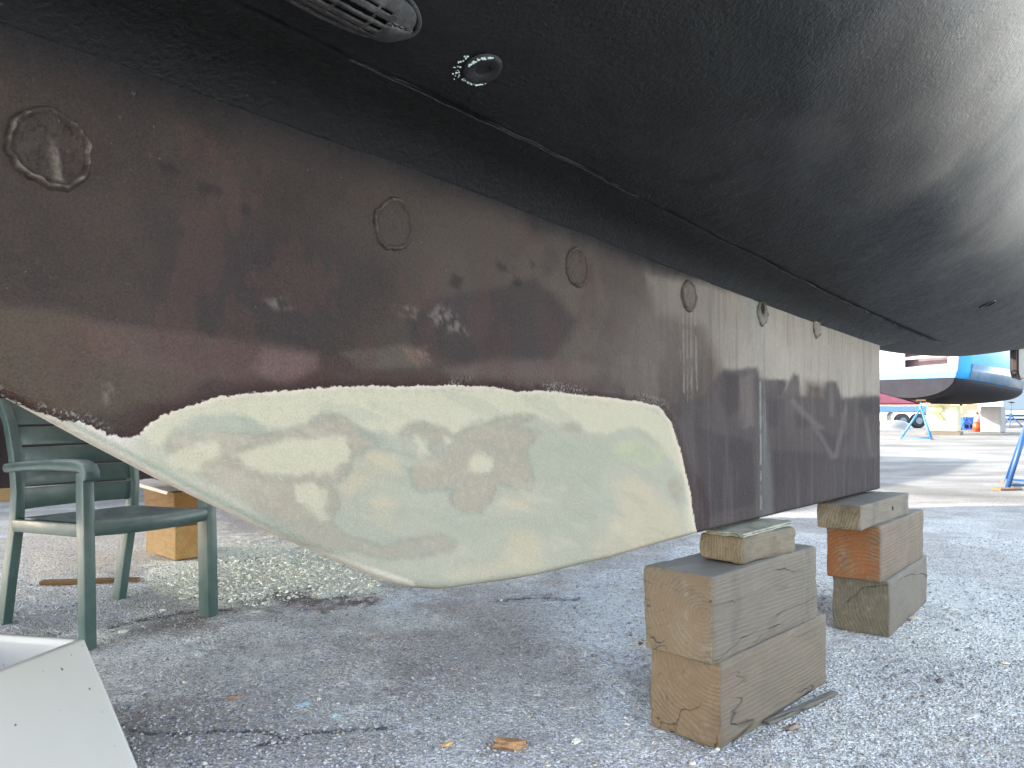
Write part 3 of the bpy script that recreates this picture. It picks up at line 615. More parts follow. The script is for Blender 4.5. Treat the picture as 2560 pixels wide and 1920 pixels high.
# ---- bolt plugs on the keel side
plugs = [(105, 322, .0385, .0045, 1), (850, 487, .0365, .0018, 0), (1245, 578, .036, .0030, 0), (1486, 640, .037, .0052, 0), (1646, 677, .036, .0040, 0), (1763, 708, .034, .0042, 0)]
for i, (a, b, r0, hh, big) in enumerate(plugs):
    s0, _ = sn(ray(a, b, 0)); z0 = float(ray(a, b, 0)[2]); nr_, na = 34, 90
    rr = np.linspace(0, 1.16, nr_); th = np.linspace(0, 2 * np.pi, na, endpoint=False)
    RR, TH = np.meshgrid(rr, th, indexing='ij')
    wob = 1 + .16 * (fbm(np.cos(TH) * 1.6 + i * 9, np.sin(TH) * 1.6, 171 + i, 4) - .5) * 2
    px_, pz_ = RR * r0 * wob * np.cos(TH), RR * r0 * wob * np.sin(TH)
    nz = fbm(px_ * 70 + i * 3, pz_ * 70, 180 + i, 4) - .5; nzf = fbm(px_ * 300, pz_ * 300, 190 + i, 3) - .5
    rim = np.exp(-((RR - .95) / (.03 + .05 * fbm(np.cos(TH) * 2, np.sin(TH) * 2 + i, 205 + i, 3))) ** 2) * np.clip((fbm(np.cos(TH) * 3, np.sin(TH) * 3 + i, 200 + i, 4) - .38) * 5, -.3, 1.4)
    gro = np.exp(-((RR - .86) / .04) ** 2)
    Hh = (-hh * .5 * np.exp(-((fbm(px_ * 60 + i * 7, pz_ * 60, 260 + i, 3) - .5) / .03) ** 2) * (RR < .92) + hh * .9 * (1 - sm(RR, .97, 1.04)) + hh * .6 * rim - hh * .5 * gro + nz * hh * (1.2 if RR is not None else 1) * (1 - sm(RR, .8, 1)) + nzf * .0012 * (RR < 1.02)) + .0012
    if big:
        Hh += .006 * np.exp(-((px_ - .002 + .15 * pz_) / .006) ** 2) * (RR < .85) * sm(-pz_, -.015, .01) - .004 * np.exp(-((px_ - .016) / .01) ** 2) * (RR < .8) - .003 * np.exp(-((px_ + .014) / .008) ** 2) * (RR < .8)
    if i == 4: Hh -= .0035 * np.exp(-((pz_ - .012) ** 2 + px_ ** 2) / .012 ** 2)
    if i in (2, 3): Hh -= .003 * np.exp(-((px_ - .01 + .2 * pz_) / .005) ** 2) * (RR < .8)
    Hh = Hh * (1 - sm(RR, 1.02, 1.12)) - .0035 * sm(RR, 1.05, 1.16)
    wv = (fbm((s0 + px_) * 6, (z0 + pz_) * 6, 131, 3) - .5) * .004
    Vp = W(s0 + px_, wv + Hh, z0 + pz_).reshape(-1, 3)
    f_ = []
    for u_ in range(nr_ - 1):
        for k in range(na): f_.append((u_ * na + k, u_ * na + (k + 1) % na, (u_ + 1) * na + (k + 1) % na, (u_ + 1) * na + k))
    me = npmesh('bolt_plug', Vp, f_); pk = list(paint(Vp)); cp = pk[0]
    cp = lay(cp, np.array(lin((96, 84, 78))) * .3, np.full(RR.size, .3))
    dk_ = (np.exp(-((RR - 1.03) / .03) ** 2) * .8 * fbm(np.cos(TH) * 2 + 3, np.sin(TH) * 2, 220 + i, 3) * 1.3 + gro * .35).ravel(); cp = lay(cp, np.array([.004, .0035, .0035]), np.clip(dk_, 0, .8))
    cp = lay(cp, np.array(lin((176, 160, 146))) * .38, np.clip((rim * sm(nz, -.05, .1)).ravel(), 0, 1) * (.5 if big or i == 3 else .2))
    if big: cp = lay(cp, C3((104, 94, 84)), np.clip((np.exp(-((px_ - .002 + .15 * pz_) / .005) ** 2) * sm(-pz_, -.015, .01) * (RR < .85)).ravel(), 0, 1) * .5)
    if i == 4: cp = lay(cp, C3((30, 18, 8)), np.clip(np.exp(-((pz_ - .014) ** 2 + (px_ * 1.1) ** 2) / .019 ** 2).ravel() * 1.5, 0, .96)); 
    if i in (4, 5): cp = lay(cp, C3((104, 98, 86)), (sm(-pz_, 0, .02) * (RR < .9)).ravel() * .5)
    pk[0] = np.clip(cp, .004, .8); pk[3] = pk[3] * 0; setpaint(me, pk); o = under(link('bolt_plug', me, M_KEEL, smooth=True), boat)
    if big: o['label'] = 'large blistered bolt plug with raised filler ridges'
    elif i == 4: o['label'] = 'bolt plug with rusty open hole and pale streak'
# ---- hull fittings
def frame_at(p):
    s, n_ = sn(p); Nn = n_ + T0; e = .02
    du = Vector((*(U * e), hsurf(s + e, Nn) - hsurf(s, Nn))).normalized(); dn = Vector((*(NV * e), hsurf(s, Nn + e) - hsurf(s, Nn))).normalized()
    nrm = du.cross(dn); nrm = nrm if nrm.z < 0 else -nrm
    nrm.normalize(); z0 = hsurf(s, Nn)
    M = Matrix.Translation(Vector((p[0], p[1], z0))) @ Matrix((( du.x, dn.x, nrm.x, 0), (du.y, dn.y, nrm.y, 0), (du.z, dn.z, nrm.z, 0), (0, 0, 0, 1)))
    return M                                    # local x aft, y outboard, z down/out of hull
metal = plain('fouled_bronze', lin((50, 48, 48)), .6, .45, 34, .6, .1, spec=.3, dirt=(.10, .095, .085)); blk = plain('hole_black', (.004, .004, .004), .9)
# slotted intake strainer (dome scoop with long slots)
M = frame_at(ray(738, -22)); Ls, Ws, Hs = .100, .033, .020
def dome(u_, v_):      # u -1..1 along, v -1..1 across
    return Vector((u_ * Ls, v_ * Ws * math.sqrt(max(0, 1 - max(0, abs(u_) - .62) ** 2 / .38 ** 2)), 0))
st_o = empty('strainer'); st_o.parent = boat
bpy.data.objects.remove(st_o)
bm = NB(); nu_, nv_ = 60, 26; gridv = {}
for a in range(nu_ + 1):
    for b in range(nv_ + 1):
        u_ = -1 + 2 * a / nu_; v_ = -1 + 2 * b / nv_; p = dome(u_, v_)
        k_ = max(0, 1 - v_ ** 2) ** .5 * max(0, 1 - max(0, (abs(u_) - .45) / .55) ** 2.2) ** .5
        p.z = -.001 + Hs * k_ + .0012 * (random.random() - .5)
        gridv[a, b] = bm.verts.new(M @ p)
slots = [(-.52, .05), (-.17, .05), (.17, .05), (.52, .05)]
for a in range(nu_):
    for b in range(nv_):
        u_ = -1 + 2 * (a + .5) / nu_; v_ = -1 + 2 * (b + .5) / nv_
        hole = any(abs(v_ - c_) < .055 for c_, _ in slots) and -.85 < u_ < .55 and not (abs((u_ + .15) % .47) < .05)
        if not hole: bm.faces.new((gridv[a, b], gridv[a + 1, b], gridv[a + 1, b + 1], gridv[a, b + 1]))
bmesh.ops.remove_doubles(bm, verts=bm.verts, dist=.0002)
strn = under(bmobj('strainer', bm, metal, smooth=True))
md = strn.modifiers.new('s', 'SOLIDIFY'); md.thickness = .0022; md.offset = -1
bm = NB(); rim = []
for k in range(64):
    t = 2 * math.pi * k / 64; u_ = math.cos(t); v_ = math.sin(t)
    rim.append(M @ Vector((u_ * (Ls + .006), v_ * (Ws + .007) * (1 + .25 * u_ ** 2 * (1 - u_ ** 2)), .0015)))
rim.append(rim[0]); tube(bm, rim, .0035, 8, False); o = bmobj('flange', bm, metal, smooth=True); o.parent = strn; o.matrix_parent_inverse = strn.matrix_world.inverted() if False else Matrix()
o.parent = boat; o.matrix_parent_inverse = Matrix.Translation(boat.location).inverted(); o.name = 'strainer_flange'
bm = NB(); box(bm, (0, 0, .003), (Ls * 1.7, Ws * 1.5, .004)); bmesh.ops.transform(bm, matrix=M, verts=bm.verts); under(bmobj('strainer_cavity', bm, blk))
# through hull fitting with blistered ring
def ringfit(X_, Y_, r0, hole, name, mat):
    M = frame_at(ray(X_, Y_)); bm = NB(); prof = [(r0 * 1.04, -.001), (r0 * 1.02, .002), (r0 * .96, .0042), (r0 * .85, .0046), (hole * 1.25, .0036), (hole, .001), (hole * .97, -.012)]
    rings = [[bm.verts.new(M @ Vector((r_ * math.cos(t), r_ * math.sin(t), z_ + (.0006 * (random.random() - .5) if r_ > hole * 1.1 else 0)))) for t in [2 * math.pi * k / 48 for k in range(48)]] for r_, z_ in prof]
    for a in range(len(rings) - 1):
        for k in range(48): bm.faces.new((rings[a][k], rings[a][(k + 1) % 48], rings[a + 1][(k + 1) % 48], rings[a + 1][k]))
    o = under(bmobj(name, bm, mat, smooth=True))
    bm = NB(); vs_ = [bm.verts.new(M @ Vector((hole * 1.02 * math.cos(t), hole * 1.02 * math.sin(t), .0012))) for t in [2 * math.pi * k / 32 for k in range(32)]]; bm.faces.new(vs_)
    under(bmobj(name + '_bore', bm, blk)); return M
hp = plain('fitting_paint', lin((28, 28, 30)), .6, .3, 60, .4, spec=.25)
M = ringfit(1042, 148, .0255, .0095, 'through_hull_fitting', hp)
bm = NB()
for k in range(120):
    c_ = random.random()
    if c_ < .35: t = random.uniform(1.9, 3.3); r_ = .0265 * random.uniform(.85, 1.0)
    elif c_ < .7: t = random.uniform(-1.9, -.6) ; r_ = .0275 * random.uniform(.9, 1.1)
    else: t = random.uniform(2.9, 4.2); r_ = .036 * random.uniform(.85, 1.1)
    q_ = random.uniform(.0006, .0019)
    lx, ly = r_ * math.cos(t), r_ * math.sin(t)
    g_ = bmesh.ops.create_icosphere(bm, subdivisions=1, radius=1)['verts']
    bmesh.ops.transform(bm, matrix=M @ Matrix.Translation((ly * 0 + lx, ly, .0015 + (.003 if r_ < .027 else 0))) @ Matrix.Diagonal((q_, q_ * random.uniform(.6, 1), q_ * .5, 1)), verts=g_)
under(bmobj('paint_blisters', bm, plain('blister_pale', lin((176, 190, 186)), .6, .2, 300)))
ringfit(2133, 657, .030, .021, 'outlet_fitting', hp)
# ---- rudder
bm = NB(); prof = [(6.74, 1.20), (6.78, 1.165), (6.9, 1.15), (7.3, 1.14), (7.36, 1.2), (7.42, 1.9), (6.74, 1.9)]
prism(bm, [Vector(W(a, -T0 - .035, b)) for a, b in prof], tuple((.07 * NV[0], .07 * NV[1], 0)))
bmesh.ops.bevel(bm, geom=bm.edges[:], offset=.02, segments=3, affect='EDGES'); under(bmobj('rudder', bm, plain('rudder_paint', lin((52, 42, 40)), .6, .3, 6, .3)))

# ================================================================== TIMBER
def wood(name, light, dark, pith=(.02, .05), dens=150, warm=None, grime=.5, dust=.5, checks=1., seed=0., stains=()):
    m = N(name, .78, .25); v = m.obj(); sp = m.n('ShaderNodeSeparateXYZ'); m.put(sp.inputs[0], m.map(v, loc=(seed, 0, 0)))
    nz = m.noise(m.map(v, (.5, 3, 3), (seed + .4, seed, 0)), 3., 3, .5); nz2 = m.noise(m.map(v, (.6, 6, 6), (seed + .3, seed, 0)), 9., 3, .5)
    y_ = m.math('SUBTRACT', sp.outputs[1], pith[0]); z_ = m.math('SUBTRACT', sp.outputs[2], pith[1])
    y_ = m.math('ADD', y_, m.math('MULTIPLY', sp.outputs[0], .06))
    r_ = m.math('SQRT', m.math('ADD', m.math('MULTIPLY', y_, y_), m.math('MULTIPLY', z_, z_)))
    r_ = m.math('ADD', r_, m.math('MULTIPLY', nz, .05)); r_ = m.math('ADD', r_, m.math('MULTIPLY', nz2, .008))
    rg = m.math('SINE', m.math('MULTIPLY', r_, dens * 6.283)); rg = m.rng(rg, -1, 1)
    rg = m.math('POWER', rg, 1.6); so_ = m.n('ShaderNodeSeparateXYZ'); m.put(so_.inputs[0], m.tc.outputs['Normal']); end = m.rng(m.math('ABSOLUTE', so_.outputs[0]), .5, .9); rgv = m.math('MULTIPLY', rg, m.rng(m.noise(m.map(v, (1, 7, 7), (seed, 1, 0)), 1.6, 3), .35, .65, .35, 1.))
    fib = m.noise(m.map(v, (1.2, 60, 60), (3.37 + seed, .7, .3)), 6., 4, .7)
    c = m.mix(m.math('MULTIPLY', rgv, m.rng(end, 0, 1, .22, .7)), tuple(light), tuple(dark))
    c = m.mix(m.rng(fib, .35, .7, 0., .5), c, tuple(x * .55 for x in dark))
    ang = m.math('ARCTAN2', z_, y_)
    vec = m.n('ShaderNodeCombineXYZ'); m.put(vec.inputs[0], m.math('MULTIPLY', m.math('DIVIDE', y_, r_), 2.2)); m.put(vec.inputs[1], m.math('MULTIPLY', m.math('DIVIDE', z_, r_), 2.2)); m.put(vec.inputs[2], m.math('ADD', m.math('MULTIPLY', sp.outputs[0], .35), m.math('MULTIPLY', r_, 1.5)))
    cn = m.noise(vec.outputs[0], 1.5, 2, .3, .0); ck = m.rng(m.math('ABSOLUTE', m.math('SUBTRACT', cn, .5)), .0, .0055, 1., 0.)
    msk = m.rng(m.noise(m.map(v, (2, 9, 9), (seed, 0, 3)), 2., 2), .42, .55)
    ck = m.math('MULTIPLY', m.math('MULTIPLY', ck, msk), checks)
    gr = m.noise(m.map(v, (2., 6, 6), (seed + .2, 5.3, 1.1)), 2.6, 6, .72)
    c = m.mix(m.rng(gr, .46, .72, 0., grime), c, lin((92, 90, 88)))
    # tannin and iron streaks across the grain
    bl = m.noise(m.map(v, (14, 1.2, 1.2), (seed + .37, .3, .6)), 1.3, 4, .6)
    c = m.mix(m.math('MULTIPLY', m.rng(bl, .60, .72, 0., grime * .9), m.rng(m.noise(m.map(v, (3, 5, 5), (seed + .7, 1, 1)), 2., 3), .5, .6)), c, lin((74, 76, 86)))
    for (sx, sw, sa) in stains:          # tannin bands where straps and water ran down
        xx = m.math('ADD', m.math('SUBTRACT', sp.outputs[0], seed + sx), m.math('MULTIPLY', m.math('SUBTRACT', m.noise(m.map(v, (2, 2, 9), (sx, .3, .2)), 2., 4), .5), .07))
        bm_ = m.math('MULTIPLY', m.rng(m.math('ABSOLUTE', xx), sw * .3, sw, 1., 0.), m.rng(m.noise(m.map(v, (9, 3, 26), (.4, sx, .1)), 2., 5, .75), .38, .62, .1, 1.))
        c = m.mix(m.math('MULTIPLY', m.math('MULTIPLY', bm_, sa), m.rng(end, 0, 1, 1., .0)), c, lin((66, 70, 84)))
    mot = m.noise(m.map(v, (5, 12, 12), (seed, .6, .9)), 2.6, 6, .75)
    c = m.mix(m.rng(mot, .52, .75, 0., .55), c, tuple(x * .5 for x in dark)); c = m.mix(m.rng(mot, .46, .28, 0., .35), c, lin((206, 200, 190)))
    if warm: c = m.mix(m.math('MULTIPLY', m.rng(m.noise(m.map(v, (3, 7, 7), (seed, 2, 2)), 2., 3), .35, .58, 0., .8), m.rng(end, 0, 1, .12, 1)), c, lin(warm))
    c = m.mix(m.math('MULTIPLY', m.rng(end, 0, 1, .75, .0), grime * 1.3), c, lin((172, 158, 144)))
    c = m.mix(m.math('MULTIPLY', ck, .9), c, (.012, .01, .009))
    ge = m.n('ShaderNodeNewGeometry'); sn_ = m.n('ShaderNodeSeparateXYZ'); m.put(sn_.inputs[0], ge.outputs['Normal'])
    du = m.math('MULTIPLY', m.rng(sn_.outputs[2], .6, .95), dust)
    c = m.mix(du, c, lin((205, 203, 198)))
    c = m.mix(m.rng(m.noise(m.map(v, (1, 1, 1), (.313, .177, .211)), 60, 3, .6), .6, .74, 0., .35 * dust + .05), c, lin((186, 184, 174)))
    c = m.mix(1.0, c, m.mix(end, (.28, .272, .262), (.43, .415, .395)), 'MULTIPLY')
    m.col(c)
    h = m.math('SUBTRACT', m.math('ADD', m.math('MULTIPLY', rg, .5), m.math('MULTIPLY', fib, .8)), m.math('MULTIPLY', ck, 4.))
    m.bump(h, .7, .0018); return m.m
def blockmesh(L_, W_, H_, r_=.007, seed=0, amp=.0034, split=None):
    hs_ = (L_ / 2, W_ / 2, H_ / 2); ax = []
    for h_, nn in zip(hs_, (26, 10, 10)):
        ax.append(np.concatenate([[-h_, -h_ + .3 * r_], np.linspace(-h_ + r_, h_ - r_, nn), [h_ - .3 * r_, h_]]))
    Vs = {}; bm = NB()
    def vt(i, j, k):
        key = (i, j, k)
        if key not in Vs:
            p = np.array([ax[0][i], ax[1][j], ax[2][k]]); inn = np.clip(p, [-h + r_ for h in hs_], [h - r_ for h in hs_]); d = p - inn; l = np.linalg.norm(d)
            if l > 1e-9: p = inn + d / l * r_
            q1 = float(fbm(np.array([p[0] * 7 + seed]), np.array([p[1] * 11 + p[2] * 13]), 301, 3)[0]) - .5; q2 = float(fbm(np.array([p[0] * 40 + seed]), np.array([p[1] * 47 + p[2] * 53]), 302, 2)[0]) - .5
            nd = d / l if l > 1e-9 else np.zeros(3); p = p + nd * (q1 * amp * 3 + q2 * amp)
            Vs[key] = bm.verts.new(p)
        return Vs[key]
    n0, n1_, n2_ = [len(a) - 1 for a in ax]
    for i in range(n0):
        for j in range(n1_):
            bm.faces.new([vt(i, j, 0), vt(i, j + 1, 0), vt(i + 1, j + 1, 0), vt(i + 1, j, 0)]); bm.faces.new([vt(i, j, n2_), vt(i + 1, j, n2_), vt(i + 1, j + 1, n2_), vt(i, j + 1, n2_)])
    for i in range(n0):
        for k in range(n2_):
            bm.faces.new([vt(i, 0, k), vt(i + 1, 0, k), vt(i + 1, 0, k + 1), vt(i, 0, k + 1)]); bm.faces.new([vt(i, n1_, k), vt(i, n1_, k + 1), vt(i + 1, n1_, k + 1), vt(i + 1, n1_, k)])
    for j in range(n1_):
        for k in range(n2_):
            bm.faces.new([vt(0, j, k), vt(0, j, k + 1), vt(0, j + 1, k + 1), vt(0, j + 1, k)]); bm.faces.new([vt(n0, j, k), vt(n0, j + 1, k), vt(n0, j + 1, k + 1), vt(n0, j, k + 1)])
    return bm
def block(name, label, c, z0, dims, ang, mat, seed=0, cat='timber block', group=None, r_=.0065, tilt=(0, 0), amp=.0034):
    bm = blockmesh(*dims, r_=r_, seed=seed, amp=amp); o = bmobj(name, bm, mat, smooth=True)
    o.location = (c[0], c[1], z0 + dims[2] / 2); o.rotation_euler = (tilt[0], tilt[1], R(ang)); tag(o, label, cat, group); return o
w1 = wood('grey_fir_end', lin((176, 162, 140)), lin((122, 104, 82)), (-.03, .015), 90, (150, 130, 106), .55, .55, 1., 1., stains=((-.19, .03, .8), (.24, .022, .8), (.20, .012, .5)))
w2 = wood('brown_fir', lin((180, 158, 128)), lin((128, 104, 80)), (.03, .13), 75, (152, 128, 102), .5, .4, .8, 2.3)
w3 = wood('split_shim', lin((190, 172, 140)), lin((120, 100, 78)), (.0, -.015), 120, None, .3, .4, 1., 3.1)
w4 = wood('orange_fir', lin((184, 152, 118)), lin((96, 62, 40)), (.2, -.16), 70, (168, 104, 56), .45, .6, .5, 4.4, stains=((.1, .03, .5), (.27, .02, .6)))
w5 = wood('old_grey_fir', lin((146, 138, 120)), lin((98, 90, 76)), (-.16, .12), 80, None, .6, .5, .8, 5.2)
w6 = wood('pale_shim', lin((184, 168, 142)), lin((134, 116, 92)), (.1, -.08), 90, None, .5, .6, .7, 6.7, stains=((-.14, .05, .9), (.26, .04, .9)))
w7 = wood('fresh_fir', lin((255, 215, 150)), lin((225, 165, 96)), (.02, .3), 60, (220, 164, 96), .05, .1, .3, 7.9)
w8 = wood('fresh_fir_dark', lin((214, 164, 96)), lin((120, 78, 46)), (.02, -.2), 90, (196, 140, 80), .1, .1, .3, 8.3)
block('timber_block', 'brown weathered timber lying lowest in the nearest stack, curved growth rings on its end', (.664, 2.215), -.002, (.653, .204, .215), 46.4, w2, 1.1)
block('timber_block', 'grey timber with cracked bullseye end grain, top beam of the nearest stack', (.63, 2.18), .2135, (.615, .198, .214), 46.0, w1, 2.2)
block('split_block', 'small split timber wedge between the nearest beam and the keel', (.664, 2.18), .4285, (.295, .135, .0735), 44, w3, 3.3, 'wood shim', r_=.012, amp=.006)
def jagged(lx, ly, z, seed):
    r_ = random.Random(seed); out = []
    for k in range(16): out.append(Vector((-lx + 2 * lx * k / 16, -ly + r_.uniform(-.0025, .0025), z)))
    for k in range(6): out.append(Vector((lx + r_.uniform(-.016, .006), -ly + 2 * ly * k / 6, z)))
    for k in range(14): out.append(Vector((lx - 2 * lx * k / 14, ly + r_.uniform(-.003, .003), z)))
    for k in range(6): out.append(Vector((-lx + r_.uniform(-.005, .012), ly - 2 * ly * k / 6, z)))
    return out
bm = NB(); prism(bm, jagged(.168, .056, 0, 1), (0, 0, .0035)); prism(bm, jagged(.172, .052, .0038, 2), (0.002, 0, .0018)); prism(bm, jagged(.165, .055, .0060, 3), (0, 0, .0035))
ply = bmobj('plywood_shim', bm, plain('painted_ply', lin((128, 126, 112)), .85, .35, 24, .9, dirt=lin((168, 160, 136)))); ply.location = (.668, 2.177, .5035); ply.rotation_euler = (0, 0, R(48.3))
tag(ply, 'thin pale green plywood sheet squeezed under the keel on the split wedge', 'shim')
block('timber_block', 'grey green timber lying lowest in the farther stack', (1.522, 3.19), -.002, (.69, .204, .208), 51.7, w5, 4.4, r_=.009)
block('timber_block', 'timber with rusty orange end grain, upper beam of the farther stack', (1.487, 3.154), .2055, (.663, .19, .205), 49.8, w4, 5.5)
bs = block('wood_shim', 'smaller pale timber with a bolt hole under the keel heel, on the farther stack', (1.375, 3.02), .410, (.62, .15, .0875), 48.8, w6, 6.6, 'wood shim', r_=.004)
bm = NB(); tube(bm, [(.08, -.0772, .0), (.08, -.071, .0)], .008, 16); bo = bmobj('bolt_hole', bm, blk); bo.parent = bs
# timber splinter strip beside the near stack
def slab(name, label, cat, c, z0, dims, ang, mat, tilt=(0, 0), seed=0, group=None):
    return block(name, label, c, z0, dims, ang, mat, seed, cat, group, .0015, tilt, .002)
p1, p2 = gpt(1655, 1568), gpt(1805, 1500)
slab('wood_lath', 'long grey splintered lath lying on the ground beside the nearest stack', 'lath', ((p1[0] + p2[0]) / 2, (p1[1] + p2[1]) / 2), .003, (math.dist(p1, p2), .022, .008), math.degrees(math.atan2(p2[1] - p1[1], p2[0] - p1[0])), w5, seed=9)
p1, p2 = gpt(90, 1262), gpt(300, 1256)
slab('wood_lath', 'flat brown lath lying behind the legs of the green chair', 'lath', ((p1[0] + p2[0]) / 2, (p1[1] + p2[1]) / 2), .0, (math.dist(p1, p2), .05, .018), math.degrees(math.atan2(p2[1] - p1[1], p2[0] - p1[0])), w8, seed=10)
# stack under the neighbouring boat
ux, uy = -.738, .675
cc_ = (-1.88 + .2 * ux + .1 * .675, 4.34 + .2 * uy + .1 * .738)
block('timber_block', 'fresh orange timber standing on the ground behind the green chair', cc_, -.002, (.40, .2, .19), 137.5, w7, 7.7)
block('timber_block', 'orange timber with dark stained end, upper one behind the green chair', (cc_[0] - .005, cc_[1]), .1885, (.41, .205, .19), 137.5, w8, 8.8)
slab('wood_offcut', 'brown wedge of wood under the dark neighbouring keel', 'wood shim', (cc_[0] + .02, cc_[1] + .05), .379, (.3, .16, .05), 150, w8, seed=12)
slab('driftwood_slab', 'bleached white slab leaning on the orange timbers behind the chair', 'wood shim', (cc_[0] - .07, cc_[1] - .07), .39, (.26, .12, .02), 165, plain('bleached_wood', lin((214, 204, 196)), .8, .15, 12, .3), (R(-8), R(-12)), seed=13)
a = gpt(8, 1078)
slab('timber_block', 'small orange timber far behind the left edge of the green chair', 'timber block', (-4.78, 7.25), 0, (.3, .2, .15), 20, w7, seed=14)
slab('wood_offcut', 'small orange board on the ground under the neighbouring hull', 'board', (-3.98, 8.1), 0, (.16, .12, .085), 10, w7, seed=15)

# ================================================================== NEIGHBOURING BOAT (left, mostly hidden)
nb = empty('neighbour_sailboat', tuple(W(.4, -3.55, 0)), 0, label='dark maroon long keeled boat behind the green chair, resting on orange timbers', cat='sailboat')
mk = plain('maroon_black', lin((44, 30, 36)), .6, .3, 3, .2)
bm = NB(); pr = [(-4.5, 1.2), (-3.2, .62), (-2.6, .46), (2.7, .452), (2.9, 1.2)]
prism(bm, [Vector(W(a, -3.62, b)) for a, b in pr], (.16 * NV[0], .16 * NV[1], 0)); bmesh.ops.bevel(bm, geom=bm.edges[:], offset=.02, segments=2, affect='EDGES')
under(bmobj('keel', bm, mk), nb)
s2 = np.arange(-5.5, 3.61, .15); q2 = np.linspace(-1, 1, 41); S2, Q2 = np.meshgrid(s2, q2, indexing='ij')
bb = np.interp(s2, [-5.5, -4, -2, 1, 3.6], [.05, .8, 1.5, 1.6, 1.1])[:, None]
Z2 = 1.0 + .12 * (S2 + 1) ** 2 / 6 + .9 * np.abs(Q2) ** 2.2 + 1.1 * np.clip((np.abs(Q2) - .8) / .2, 0, 1) ** 2
V2 = W(S2, -3.54 + Q2 * bb, Z2); dk2 = W(s2, -3.54, 3.3 + 0 * s2)[:, None]
V2 = np.concatenate([dk2, V2, dk2], 1); me = npmesh('hull', V2.reshape(-1, 3), gridfaces(len(s2), 43))
under(link('hull', me, mk, smooth=True), nb)

def hull_only(n0, s0, s1_, name, label, mat, kz=.45):
    root = empty(name, tuple(W((s0 + s1_) / 2, n0, 0)), 0, label=label, cat='sailboat')
    s2 = np.arange(s0, s1_ + .01, .25); S2, Q2 = np.meshgrid(s2, q2, indexing='ij'); L_ = (s2 - s0) / (s1_ - s0)
    bb = np.interp(L_, [0, .15, .4, .75, 1], [.05, .8, 1.6, 1.65, 1.1])[:, None]
    Z2 = .9 + 1.0 * (L_[:, None] - .5) ** 2 + .9 * np.abs(Q2) ** 2.2 + 1.1 * np.clip((np.abs(Q2) - .8) / .2, 0, 1) ** 2
    V2 = np.concatenate([W(s2, n0, 3.2 + 0 * s2)[:, None], W(S2, n0 + Q2 * bb, Z2), W(s2, n0, 3.2 + 0 * s2)[:, None]], 1)
    under(link('hull', npmesh('hull', V2.reshape(-1, 3), gridfaces(len(s2), 43)), mat, smooth=True), root)
    bm = NB(); prism(bm, [Vector(W(a, n0 - .08, b)) for a, b in ((s0 + 1, 1.2), (s0 + 2.6, .3), (s1_ - 1, .28), (s1_ - .8, 1.2))], (.16 * NV[0], .16 * NV[1], 0)); under(bmobj('keel', bm, mat), root)
    return root
hull_only(-9.3, -5.0, 9.5, 'sun_block_hull', 'added dark hull blocking low sun behind the maroon boat at the left', mk)  # added, mostly hidden boat that keeps low sun off the left ground
# ================================================================== CHAIR
gm_ = N('green_resin', .35, .65); v = gm_.obj()
gc = gm_.mix(gm_.rng(gm_.noise(v, 7, 5, .65), .4, .7, 0., .35), lin((54, 76, 72)), lin((100, 116, 115)))
gc = gm_.mix(gm_.rng(gm_.noise(v, 120, 2), .72, .76, 0., .7), gc, lin((170, 176, 166)))
ge_ = gm_.n('ShaderNodeNewGeometry'); sz_ = gm_.n('ShaderNodeSeparateXYZ'); gm_.put(sz_.inputs[0], ge_.outputs['Normal']); gc = gm_.mix(gm_.math('MULTIPLY', gm_.rng(sz_.outputs[2], .1, .9), gm_.rng(gm_.noise(v, 9, 4), .3, .6, .25, .65)), gc, lin((178, 182, 176)))
gm_.col(gc); gm_.rough(gm_.rng(gm_.noise(v, 12, 4), .3, .7, .30, .50)); gm_.bump(gm_.noise(v, 300, 3), .12, .001); GR = gm_.m
CA = R(-31); fw = Vector((math.cos(CA), math.sin(CA), 0)); sd_ = Vector((-math.sin(CA), math.cos(CA), 0))
FR = Vector((-1.235, 3.165, 0)); WD = .51; DP = .47
FL = FR - sd_ * WD; mid = (FR + FL) / 2 - fw * DP
chair = empty('garden_chair', tuple(mid), CA, label='dark green plastic garden armchair with slatted back beside the keel', cat='chair')
def cpart(name, bm, smooth=False):
    o = bmobj(name, bm, GR, chair, smooth)
    if smooth:
        md = o.modifiers.new('b', 'BEVEL'); md.width = .003; md.segments = 2; md.limit_method = 'ANGLE'
    return o
hw = WD / 2                                   # local: x forward, y side (+ = far side), origin mid rear
def sweep(bm, path, w0, t0, yc, taper=1.):
    """rect section swept in the x-z plane; w across y, t in plane"""
    rings = []
    for i, (x_, z_) in enumerate(path):
        a = path[max(i - 1, 0)]; b = path[min(i + 1, len(path) - 1)]; dx, dz = b[0] - a[0], b[1] - a[1]; l = math.hypot(dx, dz); nx, nz = -dz / l, dx / l
        tt_ = t0 / 2 * (1 + (taper - 1) * i / (len(path) - 1))
        yy = yc[i] if isinstance(yc, (list, tuple)) else yc
        rings.append([bm.verts.new((x_ + nx * s1 * tt_, yy + s2_ * w0 / 2, z_ + nz * s1 * tt_)) for s1, s2_ in ((-1, -1), (1, -1), (1, 1), (-1, 1))])
    for a, b in zip(rings, rings[1:]):
        for k in range(4): bm.faces.new((a[k], a[(k + 1) % 4], b[(k + 1) % 4], b[k]))
    bm.faces.new(rings[0][::-1]); bm.faces.new(rings[-1])
